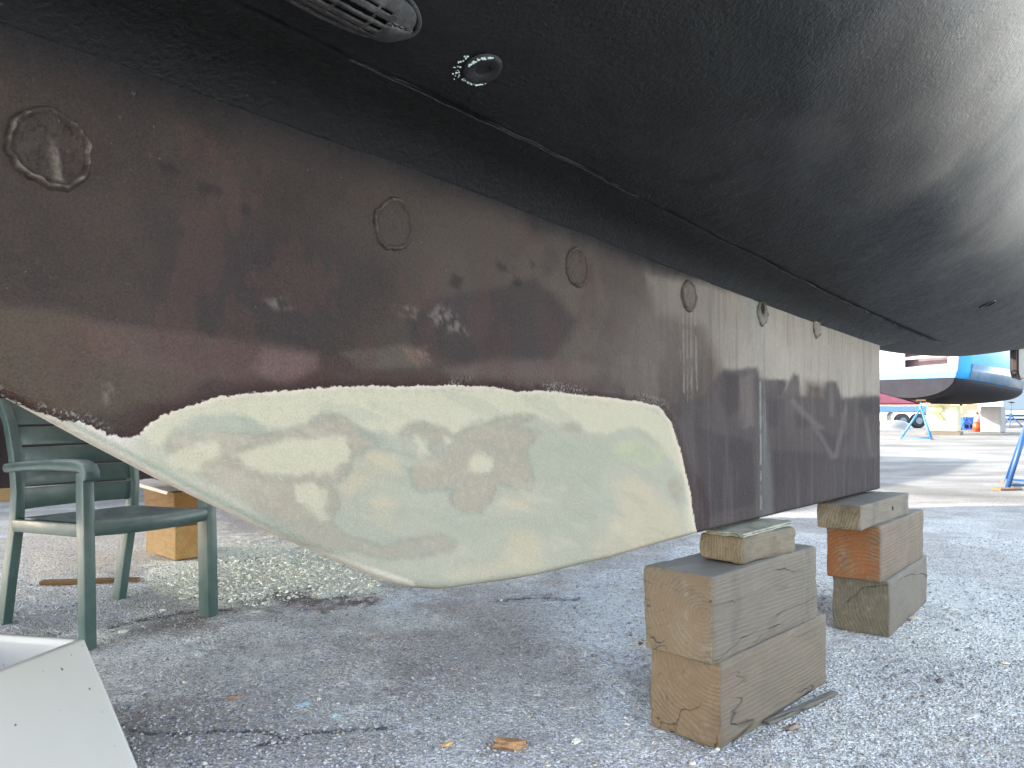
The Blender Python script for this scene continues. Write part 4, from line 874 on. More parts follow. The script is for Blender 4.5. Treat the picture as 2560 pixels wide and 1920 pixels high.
for sg in (-1, 1):
    y0 = sg * hw
    bm = NB(); sweep(bm, [(DP + .012, .0), (DP + .004, .3), (DP - .006, .615)], .040, .046, y0)
    bmesh.ops.transform(bm, matrix=Matrix(), verts=bm.verts); sweep(bm, [(DP + .0, .0), (DP - .008, .3), (DP - .018, .615)], .012, .062, y0 - sg * .018 + sg * .0)
    cpart('front_leg', bm, True)
    bm = NB(); path = [(-.115, .0), (-.07, .2), (-.022, .40), (-.012, .52), (-.03, .66), (-.068, .78), (-.125, .875)]
    sweep(bm, path, .036, .052, y0 * .93, .72); cpart('rear_leg', bm, True)
    bm = NB(); ar = [(-.045, .615), (.1, .628), (.28, .638), (.40, .640), (.455, .640), (.488, .632), (.503, .612), (.506, .590)]
    rings = []
    for i, (x_, z_) in enumerate(ar):
        wv_ = (.046, .052, .056, .06, .062, .062, .060, .058)[i]; th_ = (.018, .02, .022, .024, .026, .028, .024, .016)[i]; rg_ = []
        for k in range(12):
            t = 2 * math.pi * k / 12; cx_, sx_ = math.cos(t), math.sin(t)
            ex = lambda q_: math.copysign(abs(q_) ** .6, q_)
            dirx = (-.0 if i < 4 else (0, 0, 0, 0, .25, .6, .9, 1)[i])
            rg_.append(bm.verts.new((x_ + ex(sx_) * th_ * dirx * .7, y0 * 1.0 + ex(cx_) * wv_ / 2, z_ + ex(sx_) * th_ * (1 - dirx * .6))))
        rings.append(rg_)
    for a, b in zip(rings, rings[1:]):
        for k in range(12): bm.faces.new((a[k], a[(k + 1) % 12], b[(k + 1) % 12], b[k]))
    bm.faces.new(rings[0][::-1]); bm.faces.new(rings[-1]); cpart('armrest', bm, True)
    bm = NB(); sweep(bm, [(-.015, .395), (.2, .402), (DP - .02, .410)], .022, .046, y0 * .97); cpart('seat_rail', bm, True)
# seat: dished slab with grooves, bowed front roll
nx_, ny_ = 30, 24; Vt = []; Vb = []
for i in range(nx_ + 1):
    for j in range(ny_ + 1):
        u_ = i / nx_; v_ = -1 + 2 * j / ny_; bow = .022 * (1 - v_ * v_)
        x_ = .0 + u_ * (DP - .008 + bow + .012); y_ = v_ * (hw - .018)
        z_ = .436 - .018 * (1 - v_ * v_) * math.sin(math.pi * min(1, u_ * 1.1)) - .012 * (1 - u_) - (.022 * max(0, (u_ - .93) / .07) ** 2)
        z_ -= .004 * (1 if (.78 < u_ < .82 and abs(v_) < .8) else 0)
        Vt.append((x_, y_, z_)); Vb.append((x_ - .004 * (u_ > .96), y_, (z_ - .012) if u_ < .93 else .392 - .006 * (1 - v_ * v_)))
fc = gridfaces(nx_ + 1, ny_ + 1).tolist(); off = len(Vt); fcb = [[a + off for a in f[::-1]] for f in fc]
bm = NB(); vs_ = [bm.verts.new(p) for p in Vt + Vb]
for f in fc + fcb: bm.faces.new([vs_[k] for k in f])
bmesh.ops.holes_fill(bm, edges=[e for e in bm.edges if e.is_boundary], sides=0)
bd_ = [e for e in bm.edges if e.is_boundary]
if bd_: bmesh.ops.bridge_loops(bm, edges=bd_)
cpart('seat', bm, True)
# front roll of the seat
bm = NB(); pts_ = [(DP + .006 + .026 * (1 - v_ * v_), v_ * (hw - .012), .420 - .006 * (1 - v_ * v_)) for v_ in [-1 + k / 8 for k in range(17)]]
rings = []
for p in pts_:
    rings.append([bm.verts.new((p[0] + .014 * math.cos(t), p[1], p[2] + .029 * math.sin(t))) for t in [2 * math.pi * k / 14 for k in range(14)]])
for a, b in zip(rings, rings[1:]):
    for k in range(14): bm.faces.new((a[k], a[(k + 1) % 14], b[(k + 1) % 14], b[k]))
bm.faces.new(rings[0][::-1]); bm.faces.new(rings[-1]); cpart('seat_front_edge', bm, True)
# back slats, curved
def backx(z_): return float(np.interp(z_, [.4, .52, .66, .78, .875], [-.022, -.012, -.03, -.068, -.125]))
for (za, zb_) in ((.452, .533), (.541, .612), (.620, .692), (.700, .772), (.780, .868)):
    bm = NB(); rows = []
    for side in (0, 1):
        for zz in (za, (za + zb_) / 2, zb_):
            row = []
            for k in range(21):
                v_ = -1 + k / 10; row.append(bm.verts.new((backx(zz) + .010 - .045 * (1 - v_ * v_) - side * .011, v_ * (hw * .93 - .015), zz - .0 * v_ + (.012 * (1 - v_ * v_) if (zz == zb_ and za > .77) else 0))))
            rows.append(row)
    for g_ in (0, 3):
        for r0 in (0, 1):
            for k in range(20):
                f = (rows[g_ + r0][k], rows[g_ + r0][k + 1], rows[g_ + r0 + 1][k + 1], rows[g_ + r0 + 1][k]); bm.faces.new(f if g_ == 0 else f[::-1])
    for k in range(20): bm.faces.new((rows[0][k], rows[3][k], rows[3][k + 1], rows[0][k + 1])); bm.faces.new((rows[2][k], rows[2][k + 1], rows[5][k + 1], rows[5][k]))
    for k in (0, 20):
        for r0 in (0, 1): bm.faces.new((rows[r0][k], rows[r0 + 1][k], rows[3 + r0 + 1][k], rows[3 + r0][k]))
    cpart('back_slat', bm, True)

# ================================================================== WHITE TUB
mt = N('white_gelcoat', .4, .4); v = mt.obj()
c = mt.mix(mt.rng(mt.noise(v, 4, 5, .6), .42, .68, 0., .35), lin((176, 170, 163)), lin((166, 158, 146)))
c = mt.mix(mt.rng(mt.noise(mt.map(v, (1, 1, .6)), 62, 1, .4), .775, .785, 0., .9), c, lin((70, 62, 54)))
mt.col(c); mt.bump(mt.noise(v, 120, 3), .08, .001); TUB = mt.m
tub = empty('white_tub', (-1.04, 1.9, 0), R(-101.7), label='off white flared plastic tub with open top at the lower left edge', cat='tub')
# local: x runs toward the viewer along the visible side, y to the left (-y outward right)
LX, LY, HT, FL_ = .46, .40, .276, .205
def ringp(o_, z_, ins=0.): return [(-o_ + ins, o_ * 1.0 - ins), (LX + o_ - ins, o_ - ins), (LX + o_ - ins, -LY - o_ + ins), (-o_ + ins, -LY - o_ + ins)]
def rr_ring(bm, o_, z_, rad):
    x0, x1, y0, y1 = -o_, LX + o_, -LY - o_, o_; out = []
    if o_ > .01: x0 = o_ * .30
    for (cx_, cy_, a0) in ((x1 - rad, y1 - rad, 0), (x0 + rad, y1 - rad, 90), (x0 + rad, y0 + rad, 180), (x1 - rad, y0 + rad, 270)):
        for k in range(7):
            t = R(a0 + 15 * k); out.append(bm.verts.new((cx_ + rad * math.cos(t), cy_ + rad * math.sin(t), z_)))
    return out
def loft(bm, rings, close=False):
    for a, b in zip(rings, rings[1:]):
        n_ = len(a)
        for k in range(n_): bm.faces.new((a[k], a[(k + 1) % n_], b[(k + 1) % n_], b[k]))
bm = NB(); rs_ = [rr_ring(bm, FL_, 0.004, .025), rr_ring(bm, FL_ * .5 + .001, .14, .020), rr_ring(bm, .002, HT - .010, .014), rr_ring(bm, .0, HT - .003, .013), rr_ring(bm, -.003, HT, .012), rr_ring(bm, -.016, HT, .010), rr_ring(bm, -.019, HT - .003, .010), rr_ring(bm, -.021, HT - .018, .010), rr_ring(bm, -.040, .05, .03)]
loft(bm, rs_); bm.faces.new(rs_[-1]); 
for v_ in bm.verts: v_.co.y *= 1; 
# flip y so that the body lies to the left of the side wall
bmobj('tub_body', bm, TUB, tub, True)
bm = NB(); rs_ = [rr_ring(bm, FL_ + .001, .012, .025), rr_ring(bm, FL_ + .016, .010, .03), rr_ring(bm, FL_ + .018, .004, .03), rr_ring(bm, FL_ + .016, -.002, .03), rr_ring(bm, FL_ - .003, -.002, .025)]; loft(bm, rs_); bmobj('base_rim', bm, TUB, tub, True)
bm = NB(); box(bm, (.018, .0035, HT - .022), (.0022, .002, .022)); bmobj('blue_mark', bm, plain('pen_blue', lin((70, 96, 120)), .6), tub)

# ================================================================== FAR YARD
def proj(X_, depth, Y_=None):       # render pixel -> world x (and z)
    x_ = (X_ - CX) / F * depth
    return x_ if Y_ is None else (x_, HC + (HY - Y_) / F * depth)
BLUE = plain('jack_blue', lin((44, 104, 160)), .45, .12, 6, dirt=lin((60, 70, 84))); NAVY = plain('jack_navy', lin((30, 66, 112)), .45, .15, 6)
RUST = plain('jack_rust', lin((134, 92, 62)), .8, .3, 20); DARKW = plain('pad_brown', lin((96, 72, 54)), .8, .2, 10)
def jack_stand(loc, h, spread, mat, label, rz=0, padtop=True, r_=.022, base_h=.62, lean=(0, 0), pad=True):
    t = empty('jack_stand', loc, rz, label=label, cat='jack stand', group='jack stands propping the boats')
    apex = Vector((0, 0, base_h))
    feet = [Vector((spread * math.cos(a), spread * math.sin(a), .015)) for a in (R(90), R(210), R(330))]
    for f in feet:
        bm = NB(); tube(bm, [f, apex + (f - apex).normalized() * .04], r_, 8); leg = bmobj('leg', bm, mat, t, True)
        bm = NB(); tube(bm, [f - Vector((0, 0, .015)), f + Vector((0, 0, .0))], [r_ * 2.4, r_ * 2.4], 12); fo = bmobj('foot', bm, RUST, leg)
    bm = NB()
    for i in range(3): tube(bm, [feet[i] + Vector((0, 0, r_)), feet[(i + 1) % 3] + Vector((0, 0, r_))], r_ * .55, 6)
    bmobj('brace', bm, mat, t, True)
    bm = NB(); tube(bm, [apex - Vector((0, 0, .1)), apex + Vector((0, 0, .06))], r_ * 1.6, 10); bmobj('collar', bm, mat, t, True)
    top = Vector((lean[0], lean[1], h))
    bm = NB(); tube(bm, [apex, top], r_ * .8, 8); bmobj('screw', bm, mat, t, True)
    bm = NB(); tube(bm, [apex + Vector((-.11, 0, .05)), apex + Vector((.11, 0, .07))], r_ * .4, 6); bmobj('handle', bm, mat, t, True)
    if pad: bm = NB(); box(bm, top, (.26, .26, .03), Matrix.Rotation(.3, 4, 'Y'), .005); bmobj('pad', bm, DARKW, t)
    return t
# this boat's stern jack, foot just inside the right edge
jack_stand((5.80, 8.62, 0), 1.62, .52, NAVY, 'dark blue jack stand with rusty foot cut off by the right edge', R(118), base_h=.95, r_=.026)
slab('wood_offcut', 'flat brown board under the foot of the nearest blue jack stand', 'board', (5.27, 8.28), 0, (.26, .14, .02), 8, w8, seed=21)
# --- blue and white sailboat
BW = plain('white_gel', lin((122, 122, 120)), .3, .04, 2); BB = plain('sky_blue_gel', lin((40, 128, 190)), .22, .10, 1.2, dirt=None)
BG = plain('boot_grey', lin((33, 32, 38)), .8, .15, 2, dirt=lin((22, 21, 26)), spec=.15); BP = plain('pale_gloss_side', lin((88, 106, 124)), .15, .3, 1.2, dirt=lin((60, 88, 120)))
D = 28.0; bx0 = proj(880, D)
blueb = empty('blue_sailboat', (bx0, D, 0), 0, label='sky blue sailboat with white open transom and dark bottom on concrete blocks', cat='sailboat')
def zz_(Y_, d=D): return HC + (HY - Y_) / F * d
def bpx(X_, d=D): return (X_ - CX) / F * d
# stations: lofted hull. Transom faces the viewer (left), boat runs away to the right
def station(cx_, cy_, half, zk, zw, zs, side):      # side unit vector across
    """closed half sections port->starboard through the keel line"""
    pts = []
    for k in range(-14, 15):
        q_ = k / 14; a_ = abs(q_)
        if a_ < .65: u_ = a_ / .65; off_ = half * .90 * math.sin(u_ * math.pi / 2) ; z_ = zk + (zw - zk) * (1 - math.cos(u_ * math.pi / 2))
        else: u_ = (a_ - .65) / .35; off_ = half * (.90 + .10 * u_ ** .7); z_ = zw + (zs - zw) * u_
        off_ = math.copysign(off_, q_); pts.append((cx_ + side[0] * off_, cy_ + side[1] * off_, z_))
    return pts
ax_ = Vector((.80, .60, 0)); sdv = Vector((.60, -.80, 0))
tc = Vector((bpx(911), D, 0)); sta = []
for (t_, half, zk, zw, zs) in ((0, 1.66, 1.34, 2.02, 3.35), (.8, 1.8, 1.24, 1.98, 3.34), (2.2, 1.9, 1.16, 1.90, 3.33), (4, 1.85, 1.12, 1.80, 3.4), (6, 1.55, 1.2, 1.74, 3.5), (7.6, .95, 1.3, 1.72, 3.65), (8.8, .1, 1.5, 1.74, 3.8)):
    t_ *= 1.0
    c_ = tc + ax_ * t_; sta.append(station(c_.x, c_.y, half, zk, zw, zs, sdv))
def shell(name, i0, i1, mat, out=0.):
    Vv_ = []; nn_ = i1 - i0 + 1
    for s_ in sta: Vv_ += s_[i0:i1 + 1]
    me_ = npmesh(name, np.array(Vv_), gridfaces(len(sta), nn_)); o = link(name, me_, mat, smooth=True); under(o, blueb)
    md_ = o.modifiers.new('s', 'SOLIDIFY'); md_.thickness = .03; return o
shell('bottom', 5, 23, BG); shell('topside', 0, 5, BB); shell('topside', 23, 28, BB)
# the hull side between waterline and blue cove: pale glossy band on the starboard side
# transom: white frame with open cockpit, blue band under it, grey bottom
tr = sta[0]
def tpt(u_, z_, o_=0.): p = tc + sdv * u_ - ax_ * o_; return Vector((p.x, p.y, z_))
bm = NB(); prism(bm, [Vector(p) - ax_ * .01 for p in tr[5:24]], tuple(-ax_ * .03)); under(bmobj('transom_bottom', bm, BG), blueb)
bm = NB(); prism(bm, [tpt(-1.52, 2.02), tpt(1.52, 2.02), tpt(1.58, 2.24), tpt(-1.58, 2.24)], tuple(-ax_ * .06)); under(bmobj('transom_band', bm, plain('light_blue_band', lin((44, 112, 152)), .4, .05)), blueb)
bm = NB(); prism(bm, [tpt(-1.6, 2.24, -.02), tpt(1.58, 2.24, -.02), tpt(1.68, 3.34, -.02), tpt(1.3, 3.34, -.02), tpt(1.28, 2.50, -.02), tpt(-.2, 2.44, -.02), tpt(-.2, 3.34, -.02), tpt(-1.68, 3.34, -.02)], tuple(-ax_ * .07)); under(bmobj('transom', bm, BW), blueb)
bm = NB(); prism(bm, [tpt(-.9, 2.68, 0), tpt(1.35, 2.76, 0), tpt(1.35, 2.86, 0), tpt(-.9, 2.78, 0)], tuple(-ax_ * .08)); under(bmobj('stern_rail', bm, BW), blueb)
bm = NB(); prism(bm, [tpt(-.9, 2.3, -.3), tpt(1.6, 2.3, -.3), tpt(1.6, 3.3, -.3), tpt(-.9, 3.3, -.3)], tuple(ax_ * .1)); under(bmobj('cockpit_bulkhead', bm, plain('cockpit_mauve', lin((84, 70, 76)), .7, .2, 3, dirt=lin((120, 78, 62)))), blueb)
bm = NB(); box(bm, tpt(-.95, 2.98, .06), (.13, .04, .1), Matrix.Rotation(math.atan2(sdv.y, sdv.x), 4, 'Z')); under(bmobj('vent', bm, plain('vent_grey', lin((150, 150, 140)))), blueb)
bm = NB(); tube(bm, [tpt(0.05, 1.85, .0), tpt(.05, 1.55, -.35)], .05, 10); under(bmobj('exhaust_stub', bm, plain('salmon', lin((206, 120, 88)), .6)), blueb)
# keel stub on the block
bm = NB(); c_ = tc + ax_ * 2.6; prism(bm, [Vector((c_.x - 1.1 * ax_.x, c_.y - 1.1 * ax_.y, 1.13)), Vector((c_.x + 1.4 * ax_.x, c_.y + 1.4 * ax_.y, 1.13)), Vector((c_.x + 1.8 * ax_.x, c_.y + 1.8 * ax_.y, 1.5)), Vector((c_.x - 1.6 * ax_.x, c_.y - 1.6 * ax_.y, 1.5))], tuple(sdv * .25)); under(bmobj('keel', bm, BG), blueb)
# white deck, coachroof and stripe
c_ = tc + ax_ * 3.9; bm = NB(); box(bm, (c_.x, c_.y, 3.52), (6.2, 1.7, .34), Matrix.Rotation(math.atan2(ax_.y, ax_.x), 4, 'Z'), .08); under(bmobj('coachroof', bm, plain('cream_deck', lin((160, 154, 138)), .5, .04)), blueb)
dkp = [Vector((*s_[0][:2], s_[0][2])) for s_ in sta[1:]] + [Vector((*s_[-1][:2], s_[-1][2])) for s_ in sta[1:][::-1]]
bm = NB(); bm.faces.new([bm.verts.new((p.x, p.y, 3.36)) for p in dkp]); under(bmobj('deck', bm, BW), blueb)
bm = NB(); pts_ = [Vector(s_[28]) for s_ in sta]; nn_ = len(pts_)
strip = []
for k, s_ in enumerate(sta):
    a_, b_p = Vector(s_[23]), Vector(s_[25]); o_ = sdv * .035; strip.append((a_ + o_ + Vector((0, 0, .03)), b_p + o_))
for (a, b), (c2_, d2) in zip(strip[1:-1], strip[2:]): bm.faces.new([bm.verts.new(p) for p in (a, c2_, d2, b)])
bmesh.ops.remove_doubles(bm, verts=bm.verts, dist=.001); o = under(bmobj('pale_side_band', bm, BP, smooth=True), blueb); md_ = o.modifiers.new('s', 'SOLIDIFY'); md_.thickness = .01
bm = NB(); p_ = tc + ax_ * 1.3 + sdv * .55; tube(bm, [(p_.x, p_.y, 1.62), (p_.x + .12, p_.y - .16, 1.60)], .07, 10); under(bmobj('outlet_cap', bm, BW), blueb)
# concrete blocks
def cblock(c, s_, ang, col, label, dirt):
    bm = NB(); box(bm, (0, 0, s_[2] / 2), s_, None, .05); o = bmobj('concrete_block', bm, plain('concrete_' + label[:5], lin(col), .85, .08, 3, .3, dirt=lin(dirt))); o.location = c; o.rotation_euler = (0, 0, ang); tag(o, label, 'concrete block'); return o
cb1 = cblock((bpx(947), 28.2, .13), (1.0, .8, .93), R(-36), (150, 146, 120), 'cream painted concrete block under the blue sailboat', (150, 142, 116))
bm = NB()
rv = random.Random(3)
for k in range(7):
    z_ = .92 - k * .075; x_ = .02 + rv.uniform(-.05, .05) - (.14 if k in (3, 4) else 0)
    box(bm, (x_ - .08, -.478, z_), (rv.uniform(.08, .17), .006, .09), Matrix.Rotation(rv.uniform(-.7, .7), 4, 'Y'))
for k in range(3): box(bm, (-.42 + .1 * k, -.478, .70 - .03 * k), (.12, .007, .055), Matrix.Rotation(.4, 4, 'Y'))
sp_ = bmobj('green_splash', bm, plain('olive_paint', lin((136, 140, 84)), .7), cb1)
slab('timber_plank', 'grey timber plank under the cream concrete block', 'timber', (bpx(947), 28.15), 0, (1.08, .86, .13), -36, w5, seed=31)
cblock((bpx(993, 31.5), 31.5, 0), (.74, .7, 1.05), R(-46), (118, 118, 118), 'grey concrete block under the bow of the blue sailboat', (120, 122, 126))
# jack stands
jack_stand((bpx(921, 23.6), 23.6, 0), 1.15, .55, BLUE, 'bright blue jack stand left of the cream concrete block', R(60), base_h=.95, r_=.03)
jack_stand((bpx(1011, 40), 40, 0), 1.34, .6, NAVY, 'navy jack stand right of the grey concrete block', R(20), base_h=.65, r_=.03)
jack_stand((bpx(966, 36), 36, 0), .62, .45, NAVY, 'low empty jack stand between the two concrete blocks', R(0), base_h=.55, r_=.03, pad=False)
# blue crate / tarp box
bm = NB(); box(bm, (0, 0, .42), (.6, .4, .34), None, .02)
for a in (-.25, 0, .25): box(bm, (a, 0, .12), (.05, .4, .24))
o = bmobj('blue_crate', bm, plain('crate_blue', lin((30, 74, 150)), .5, .1)); o.location = (bpx(967, 37), 37, 0); tag(o, 'bright blue crate on legs behind the cream concrete block', 'crate')
# cone
cone = empty('traffic_cone', (bpx(977, 33), 33, 0), 0, label='orange traffic cone with white collar between the concrete blocks', cat='traffic cone')
OR = plain('cone_orange', lin((200, 66, 26)), .5, .05)
def frus(name, r0, r1, z0, z1, mat, par): bm = NB(); tube(bm, [(0, 0, z0), (0, 0, z1)], [r0, r1], 20); return bmobj(name, bm, mat, par, True)
frus('cone_body', .19, .125, .04, .42, OR, cone); frus('collar', .126, .075, .42, .72, plain('collar_white', lin((180, 166, 162)), .4), cone); frus('tip', .075, .045, .72, .86, OR, cone)
bm = NB(); box(bm, (0, 0, .02), (.5, .5, .05), None, .01); bmobj('base', bm, plain('cone_base', lin((70, 50, 50)), .6), cone)
# red powerboat on a trailer
tr_ = empty('boat_trailer', (bpx(900, 41), 41, 0), 0, label='pale blue boat trailer with paired black wheels behind the bright blue jack stand', cat='trailer')
TBL = plain('trailer_blue', lin((92, 130, 160)), .4, .06)
bm = NB(); box(bm, (bpx(920, 41) - 4.1, 41, .98), (8.2, 1.7, .34), None, .03); under(bmobj('frame', bm, TBL), tr_)
bm = NB(); arc = [(-1.0, .42), (-.98, .66), (-.84, .84), (-.6, .9), (.55, .9), (.8, .84), (.9, .7)]
for (a, b), (c2_, d2) in zip(arc, arc[1:]):
    prism(bm, [Vector((bpx(910, 40) + q_[0], 40.0, q_[1])) for q_ in ((a, b), (c2_, d2), (c2_ * .97, d2 - .05), (a * .97, b - .05))], (0, .5, 0))
under(bmobj('mudguard', bm, plain('galvanised', lin((120, 126, 130)), .4, .08)), tr_)
TY = plain('tyre_black', (.015, .016, .02), .7); RM = plain('rim_grey', lin((96, 106, 116)), .4)
for dx in (-.42, .40):
    bm = NB(); xx = bpx(911, 40) + dx
    tube(bm, [(xx, 39.95, .38), (xx, 39.99, .38), (xx, 40.22, .38), (xx, 40.25, .38)], [.30, .38, .38, .30], 24); wh = under(bmobj('wheel', bm, TY, smooth=True), tr_)
    bm = NB(); tube(bm, [(xx, 39.93, .38), (xx, 39.96, .38)], .17, 16); o = bmobj('rim', bm, RM); o.parent = wh; o.matrix_parent_inverse = wh.matrix_parent_inverse.copy() if False else Matrix()
    o.location = tuple(-Vector(tr_.location) * 0)
    o.parent = wh; o.matrix_parent_inverse = (Matrix.Translation(Vector(tr_.location))).inverted() @ Matrix.Translation(Vector(tr_.location))
rb = empty('red_powerboat', (bpx(880, 41), 41, 1.1), 0, label='faded red boat hull resting on the pale blue trailer', cat='boat')
RD = plain('faded_red', lin((140, 72, 84)), .5, .15, 1.5, dirt=lin((130, 48, 58)))
prf = [(-5.5, 3.0), (-1.6, 2.6), (-1.05, 2.15), (-.36, 1.75), (.3, 1.45), (.67, 1.3), (.67, 1.2), (-5.5, 1.2)]
bm = NB(); prism(bm, [Vector((bpx(912, 40) + a, 40.3, b)) for a, b in prf], (0, 1.5, 0)); bmesh.ops.bevel(bm, geom=bm.edges[:], offset=.1, segments=2, affect='EDGES'); under(bmobj('hull', bm, RD), rb)
bm = NB(); prism(bm, [Vector((bpx(906, 40) + a, 40.2, b)) for a, b in ((-5.5, 2.4), (-1.1, 2.22), (-.6, 2.08), (-.5, 2.2), (-.9, 2.42), (-5.5, 2.6))], (0, 1.7, 0)); under(bmobj('rub_rail', bm, BW), rb)
# upturned white dinghy and small jumble
dg = NB(); sp2 = bmesh.ops.create_uvsphere(dg, u_segments=20, v_segments=10, radius=1)['verts']
bmesh.ops.transform(dg, matrix=Matrix.Diagonal((.78, .35, .45, 1)), verts=sp2); bmesh.ops.bisect_plane(dg, geom=dg.verts[:] + dg.edges[:] + dg.faces[:], plane_co=(0, 0, 0), plane_no=(0, 0, -1), clear_outer=True)
o = bmobj('dinghy', dg, BW, smooth=True); o.location = (bpx(896, 36.5), 36.5, .0); tag(o, 'small upturned white dinghy in front of the trailer wheels', 'dinghy')
# white box trailer at the right
vt_ = empty('box_trailer', (bpx(1040, 44), 44, 0), 0, label='white box trailer standing at the far right behind the blue sailboat', cat='trailer')
bm = NB(); box(bm, (bpx(1077, 44), 45.2, 2.55), (8.4, 2.4, 3.2), None, .03); under(bmobj('box', bm, plain('truck_white', lin((118, 130, 138)), .35, .04)), vt_)
bm = NB(); box(bm, (bpx(1077, 44), 45.1, .62), (8.0, 2.2, .09)); box(bm, (bpx(1077, 44), 45.1, .40), (8.0, 2.2, .10)); under(bmobj('skirt', bm, plain('skirt_dark', (.02, .02, .022))), vt_)
bm = NB(); box(bm, (bpx(1077, 44), 44.9, .83), (8.3, 1.9, .12)); box(bm, (bpx(1077, 44), 44.8, .51), (8.3, 1.9, .06)); under(bmobj('side_rail', bm, plain('rail_white', lin((200, 205, 210)))), vt_)
bm = NB(); box(bm, (bpx(1019, 44), 43.99, 2.28), (.85, .04, .62)); under(bmobj('window', bm, plain('window_grey', lin((140, 150, 148)), .3)), vt_)
for dx in (-1.5, 1.2):
    bm = NB(); tube(bm, [(bpx(1077, 44) + dx, 44.1, .45), (bpx(1077, 44) + dx, 44.4, .45)], .45, 20); under(bmobj('wheel', bm, TY, smooth=True), vt_)
# sheds on the far side of the yard
def shed(x0, x1, y_, h, col, label, wins, winc):
    b_o = empty('shed', ((x0 + x1) / 2, y_, 0), 0, label=label, cat='building')
    bm = NB(); box(bm, ((x0 + x1) / 2, y_ + 4, h / 2), (x1 - x0, 8, h)); under(bmobj('wall', bm, plain('wall_' + label[:6], lin(col), .8, .1, .6)), b_o)
    bm = NB(); prism(bm, [Vector((x0 - .4, y_ - .5, h)), Vector((x0 - .4, y_ + 4, h + 1.4)), Vector((x0 - .4, y_ + 8.5, h))], (x1 - x0 + .8, 0, 0)); under(bmobj('roof', bm, plain('roof_' + label[:6], lin((110, 96, 88)), .8)), b_o)
    for (wx, wz, ww_, wh_) in wins:
        bm = NB(); box(bm, (wx, y_ - .02, wz), (ww_, .08, wh_)); wo_ = under(bmobj('window', bm, plain('frame_' + label[:6], lin(winc), .5)), b_o)
shed(bpx(940, 60), bpx(1010, 60), 62, 3.4, (196, 150, 120), 'tan building with pale windows far behind the traffic cone', [(bpx(963.5, 61), 1.6, .9, 1.7), (bpx(970, 61), 1.9, .5, 1.2), (bpx(985.5, 61), 1.9, .9, .9)], (255, 236, 170))
shed(bpx(-900, 75), bpx(930, 75), 78, 5.5, (150, 150, 156), 'long grey shed closing the far side of the yard', [], (120, 120, 120))
shed(bpx(1012, 75), bpx(1900, 75), 80, 6, (180, 184, 190), 'pale shed behind the white box trailer', [], (120, 120, 120))
bm = NB(); box(bm, (0, 0, .45), (1.6, 1.6, .5), None, .15); box(bm, (0, 0, .78), (1.3, 1.2, .3), None, .1); o = bmobj('parked_car', bm, BW); o.location = (bpx(983.5, 48), 48, 0)
tag(o, 'white car parked right behind the traffic cone', 'car')
car = o
for dx in (-.55, .62):
    bm = NB(); tube(bm, [(dx, -.84, .28), (dx, -.6, .28)], .28, 18); bmobj('wheel', bm, TY, car, True)

# ================================================================== DEBRIS
def chip(name, label, cat, X_, Y_, dims, ang, mat, tilt=0, seed=0, group=None, lump=.4):
    px_, py_ = gpt(X_, Y_); bm = NB(); g_ = bmesh.ops.create_icosphere(bm, subdivisions=3, radius=1)['verts']; rr_ = random.Random(seed)
    o1 = rr_.uniform(0, 50)
    for v_ in g_:
        k_ = 1 + lump * (float(fbm(np.array([v_.co.x * 1.7 + o1]), np.array([v_.co.y * 1.7 + v_.co.z]), 401, 3)[0]) - .5) * 2
        v_.co = Vector((v_.co.x * dims[0] / 2 * k_, v_.co.y * dims[1] / 2 * k_, v_.co.z * dims[2] / 2 * k_))
    o = bmobj(name, bm, mat, smooth=True); o.location = (px_, py_, gz(px_, py_) + dims[2] * .3); o.rotation_euler = (tilt, 0, ang); tag(o, label, cat, group); return o
SH = plain('shell_white', lin((196, 190, 178)), .6, .15, 60, .3); LEAF = plain('leaf_tan', lin((200, 160, 108)), .7, .2, 60, .4); SPG = plain('foam_orange', lin((150, 112, 78)), .9, .3, 90, .8, dirt=lin((186, 156, 118)))
PTB = plain('paint_flake_blue', lin((176, 206, 214)), .5, .1, 60); BRN = plain('bark_brown', lin((92, 66, 48)), .8, .3, 60, .5); BON = plain('ochre_stick', lin((176, 120, 76)), .8, .2, 60)
chip('foam_scrap', 'lumpy orange scrap lying at the bottom edge', 'scrap', 1098, 1612, (.078, .036, .024), .05, SPG, lump=1.1, seed=1)
chip('dry_leaf', 'small tan crumpled leaf left of the orange scrap', 'leaf', 965, 1608, (.030, .022, .006), .5, LEAF, seed=2, lump=1.1)
chip('paint_flake', 'curled white flake right of the orange scrap', 'paint flake', 1243, 1602, (.024, .020, .012), 1.0, SH, seed=3, lump=.9)
chip('paint_flake', 'pale blue splat of dried paint on the asphalt', 'paint flake', 655, 1520, (.044, .030, .004), .3, PTB, seed=4, lump=.9)
chip('paint_flake', 'smaller pale blue splat right of the larger one', 'paint flake', 727, 1547, (.026, .018, .003), -.4, PTB, seed=5, lump=.9)
chip('wood_splinter', 'short ochre splinter near the white tub', 'splinter', 507, 1509, (.045, .008, .006), .35, BON, seed=6, lump=.2)
chip('shell', 'oval white shell right of the chair front leg', 'shell', 266, 1365, (.036, .020, .014), .6, SH, seed=7, lump=.2)
chip('shell', 'flat white shell under the green chair', 'shell', 395, 1296, (.036, .024, .012), .1, SH, seed=8, lump=.2)
chip('shell', 'small white shell below the flat one under the chair', 'shell', 352, 1320, (.028, .018, .012), .1, SH, seed=9, lump=.2)
chip('pebble', 'white pebble in front of the fin keel tip', 'pebble', 1083, 1298, (.016, .012, .010), .1, SH, seed=10)
chip('pebble', 'cream pebble near the blue splat', 'pebble', 690, 1511, (.012, .010, .009), .1, SH, seed=11)
chip('pebble', 'grey pebble left of the nearest timber stack', 'pebble', 1358, 1301, (.022, .016, .012), .1, plain('pebble_grey', lin((140, 140, 140)), .8, .2, 60), seed=12)
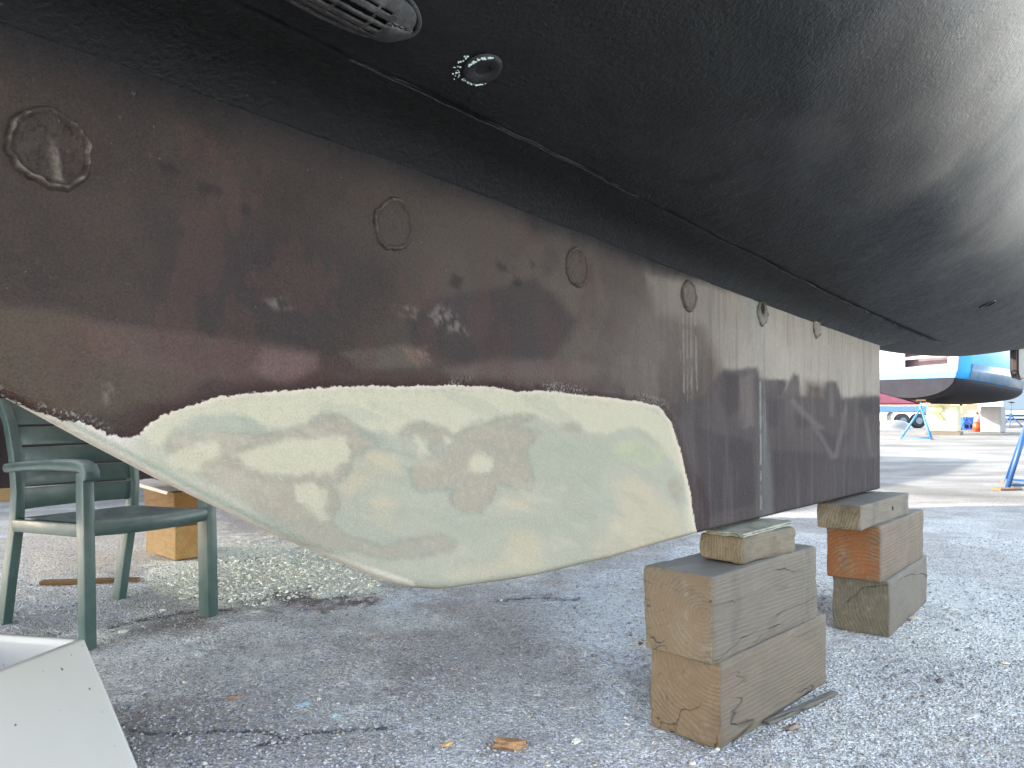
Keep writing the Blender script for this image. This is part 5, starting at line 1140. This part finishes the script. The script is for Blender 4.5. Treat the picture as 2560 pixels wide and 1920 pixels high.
chip('bark_piece', 'brown crumb of bark left of the nearest timber stack', 'bark', 1384, 1392, (.018, .013, .011), .6, BRN, seed=13)
chip('wood_splinter', 'thin pale splinter on the asphalt right of centre', 'splinter', 1155, 1502, (.042, .005, .004), -.2, SH, seed=14, lump=.2)
chip('dry_leaf', 'pale curled leaf in shade right of the farther timber stack', 'leaf', 2055, 1319, (.05, .02, .010), .0, plain('leaf_grey', lin((176, 168, 160)), .8), seed=15, lump=.7)
chip('dry_leaf', 'brown crumpled leaf at the foot of the farther timber stack', 'leaf', 1975, 1340, (.06, .035, .022), .5, plain('leaf_brown', lin((150, 138, 126)), .8, .2, 40), seed=16, lump=.8)
chip('shell', 'cream shell fragment near the right edge', 'shell', 2170, 1432, (.028, .018, .010), -.6, plain('shell_cream', lin((200, 190, 160)), .7), seed=17)
chip('pebble', 'dark pebble on the pale ground at right', 'pebble', 2032, 1478, (.024, .018, .014), .3, plain('pebble_dark', lin((92, 88, 88)), .8, .3, 60), seed=18)
chip('dry_leaf', 'dark crumpled leaf beside the lath of the nearest stack', 'leaf', 1712, 1570, (.05, .03, .016), .7, plain('leaf_dark', lin((120, 104, 92)), .8, .3, 50), seed=19, lump=.9)
chip('filler_clump', 'white filler clump on top of the nearest timber', 'clump', 1500, 1222, (.03, .02, .012), .3, SH, seed=20, lump=1.).location = (.60, 2.09, .4325)
chip('filler_clump', 'largest white clump in the spilled filler', 'clump', 657, 1182, (.075, .045, .022), .1, SH, seed=22, lump=.5)
chip('filler_clump', 'rounded white clump at the near side of the spilled filler', 'clump', 720, 1224, (.036, .026, .016), .1, SH, seed=23, lump=.3)
rr_ = random.Random(5)
proto = []
for k in range(5): 
    o = chip('pale_chip', 'tiny pale chip lying on the asphalt', 'chip', 900 + k * 20, 1400 + 30 * k, (.012 + .004 * (k % 3), .006 + .002 * (k % 2), .003), k, SH, seed=30 + k, group='tiny pale chips scattered on the asphalt', lump=.7); proto.append(o)
spots = [(rr_.uniform(560, 1390), rr_.uniform(1420, 1650)) for _ in range(46)] + [(rr_.uniform(1640, 2200), rr_.uniform(1560, 1650)) for _ in range(8)] + [(rr_.uniform(320, 900), rr_.uniform(1330, 1420)) for _ in range(8)]
for k, (a, b) in enumerate(spots):
    s_ = proto[k % 5]; o = s_ if k < 5 else s_.copy()
    if k >= 5: COL.objects.link(o)
    px_, py_ = gpt(a, b); o.location = (px_, py_, gz(px_, py_) + .0012); o.rotation_euler = (0, 0, rr_.uniform(0, 6)); q_ = rr_.uniform(.4, 1.1); o.scale = (q_, q_, q_)
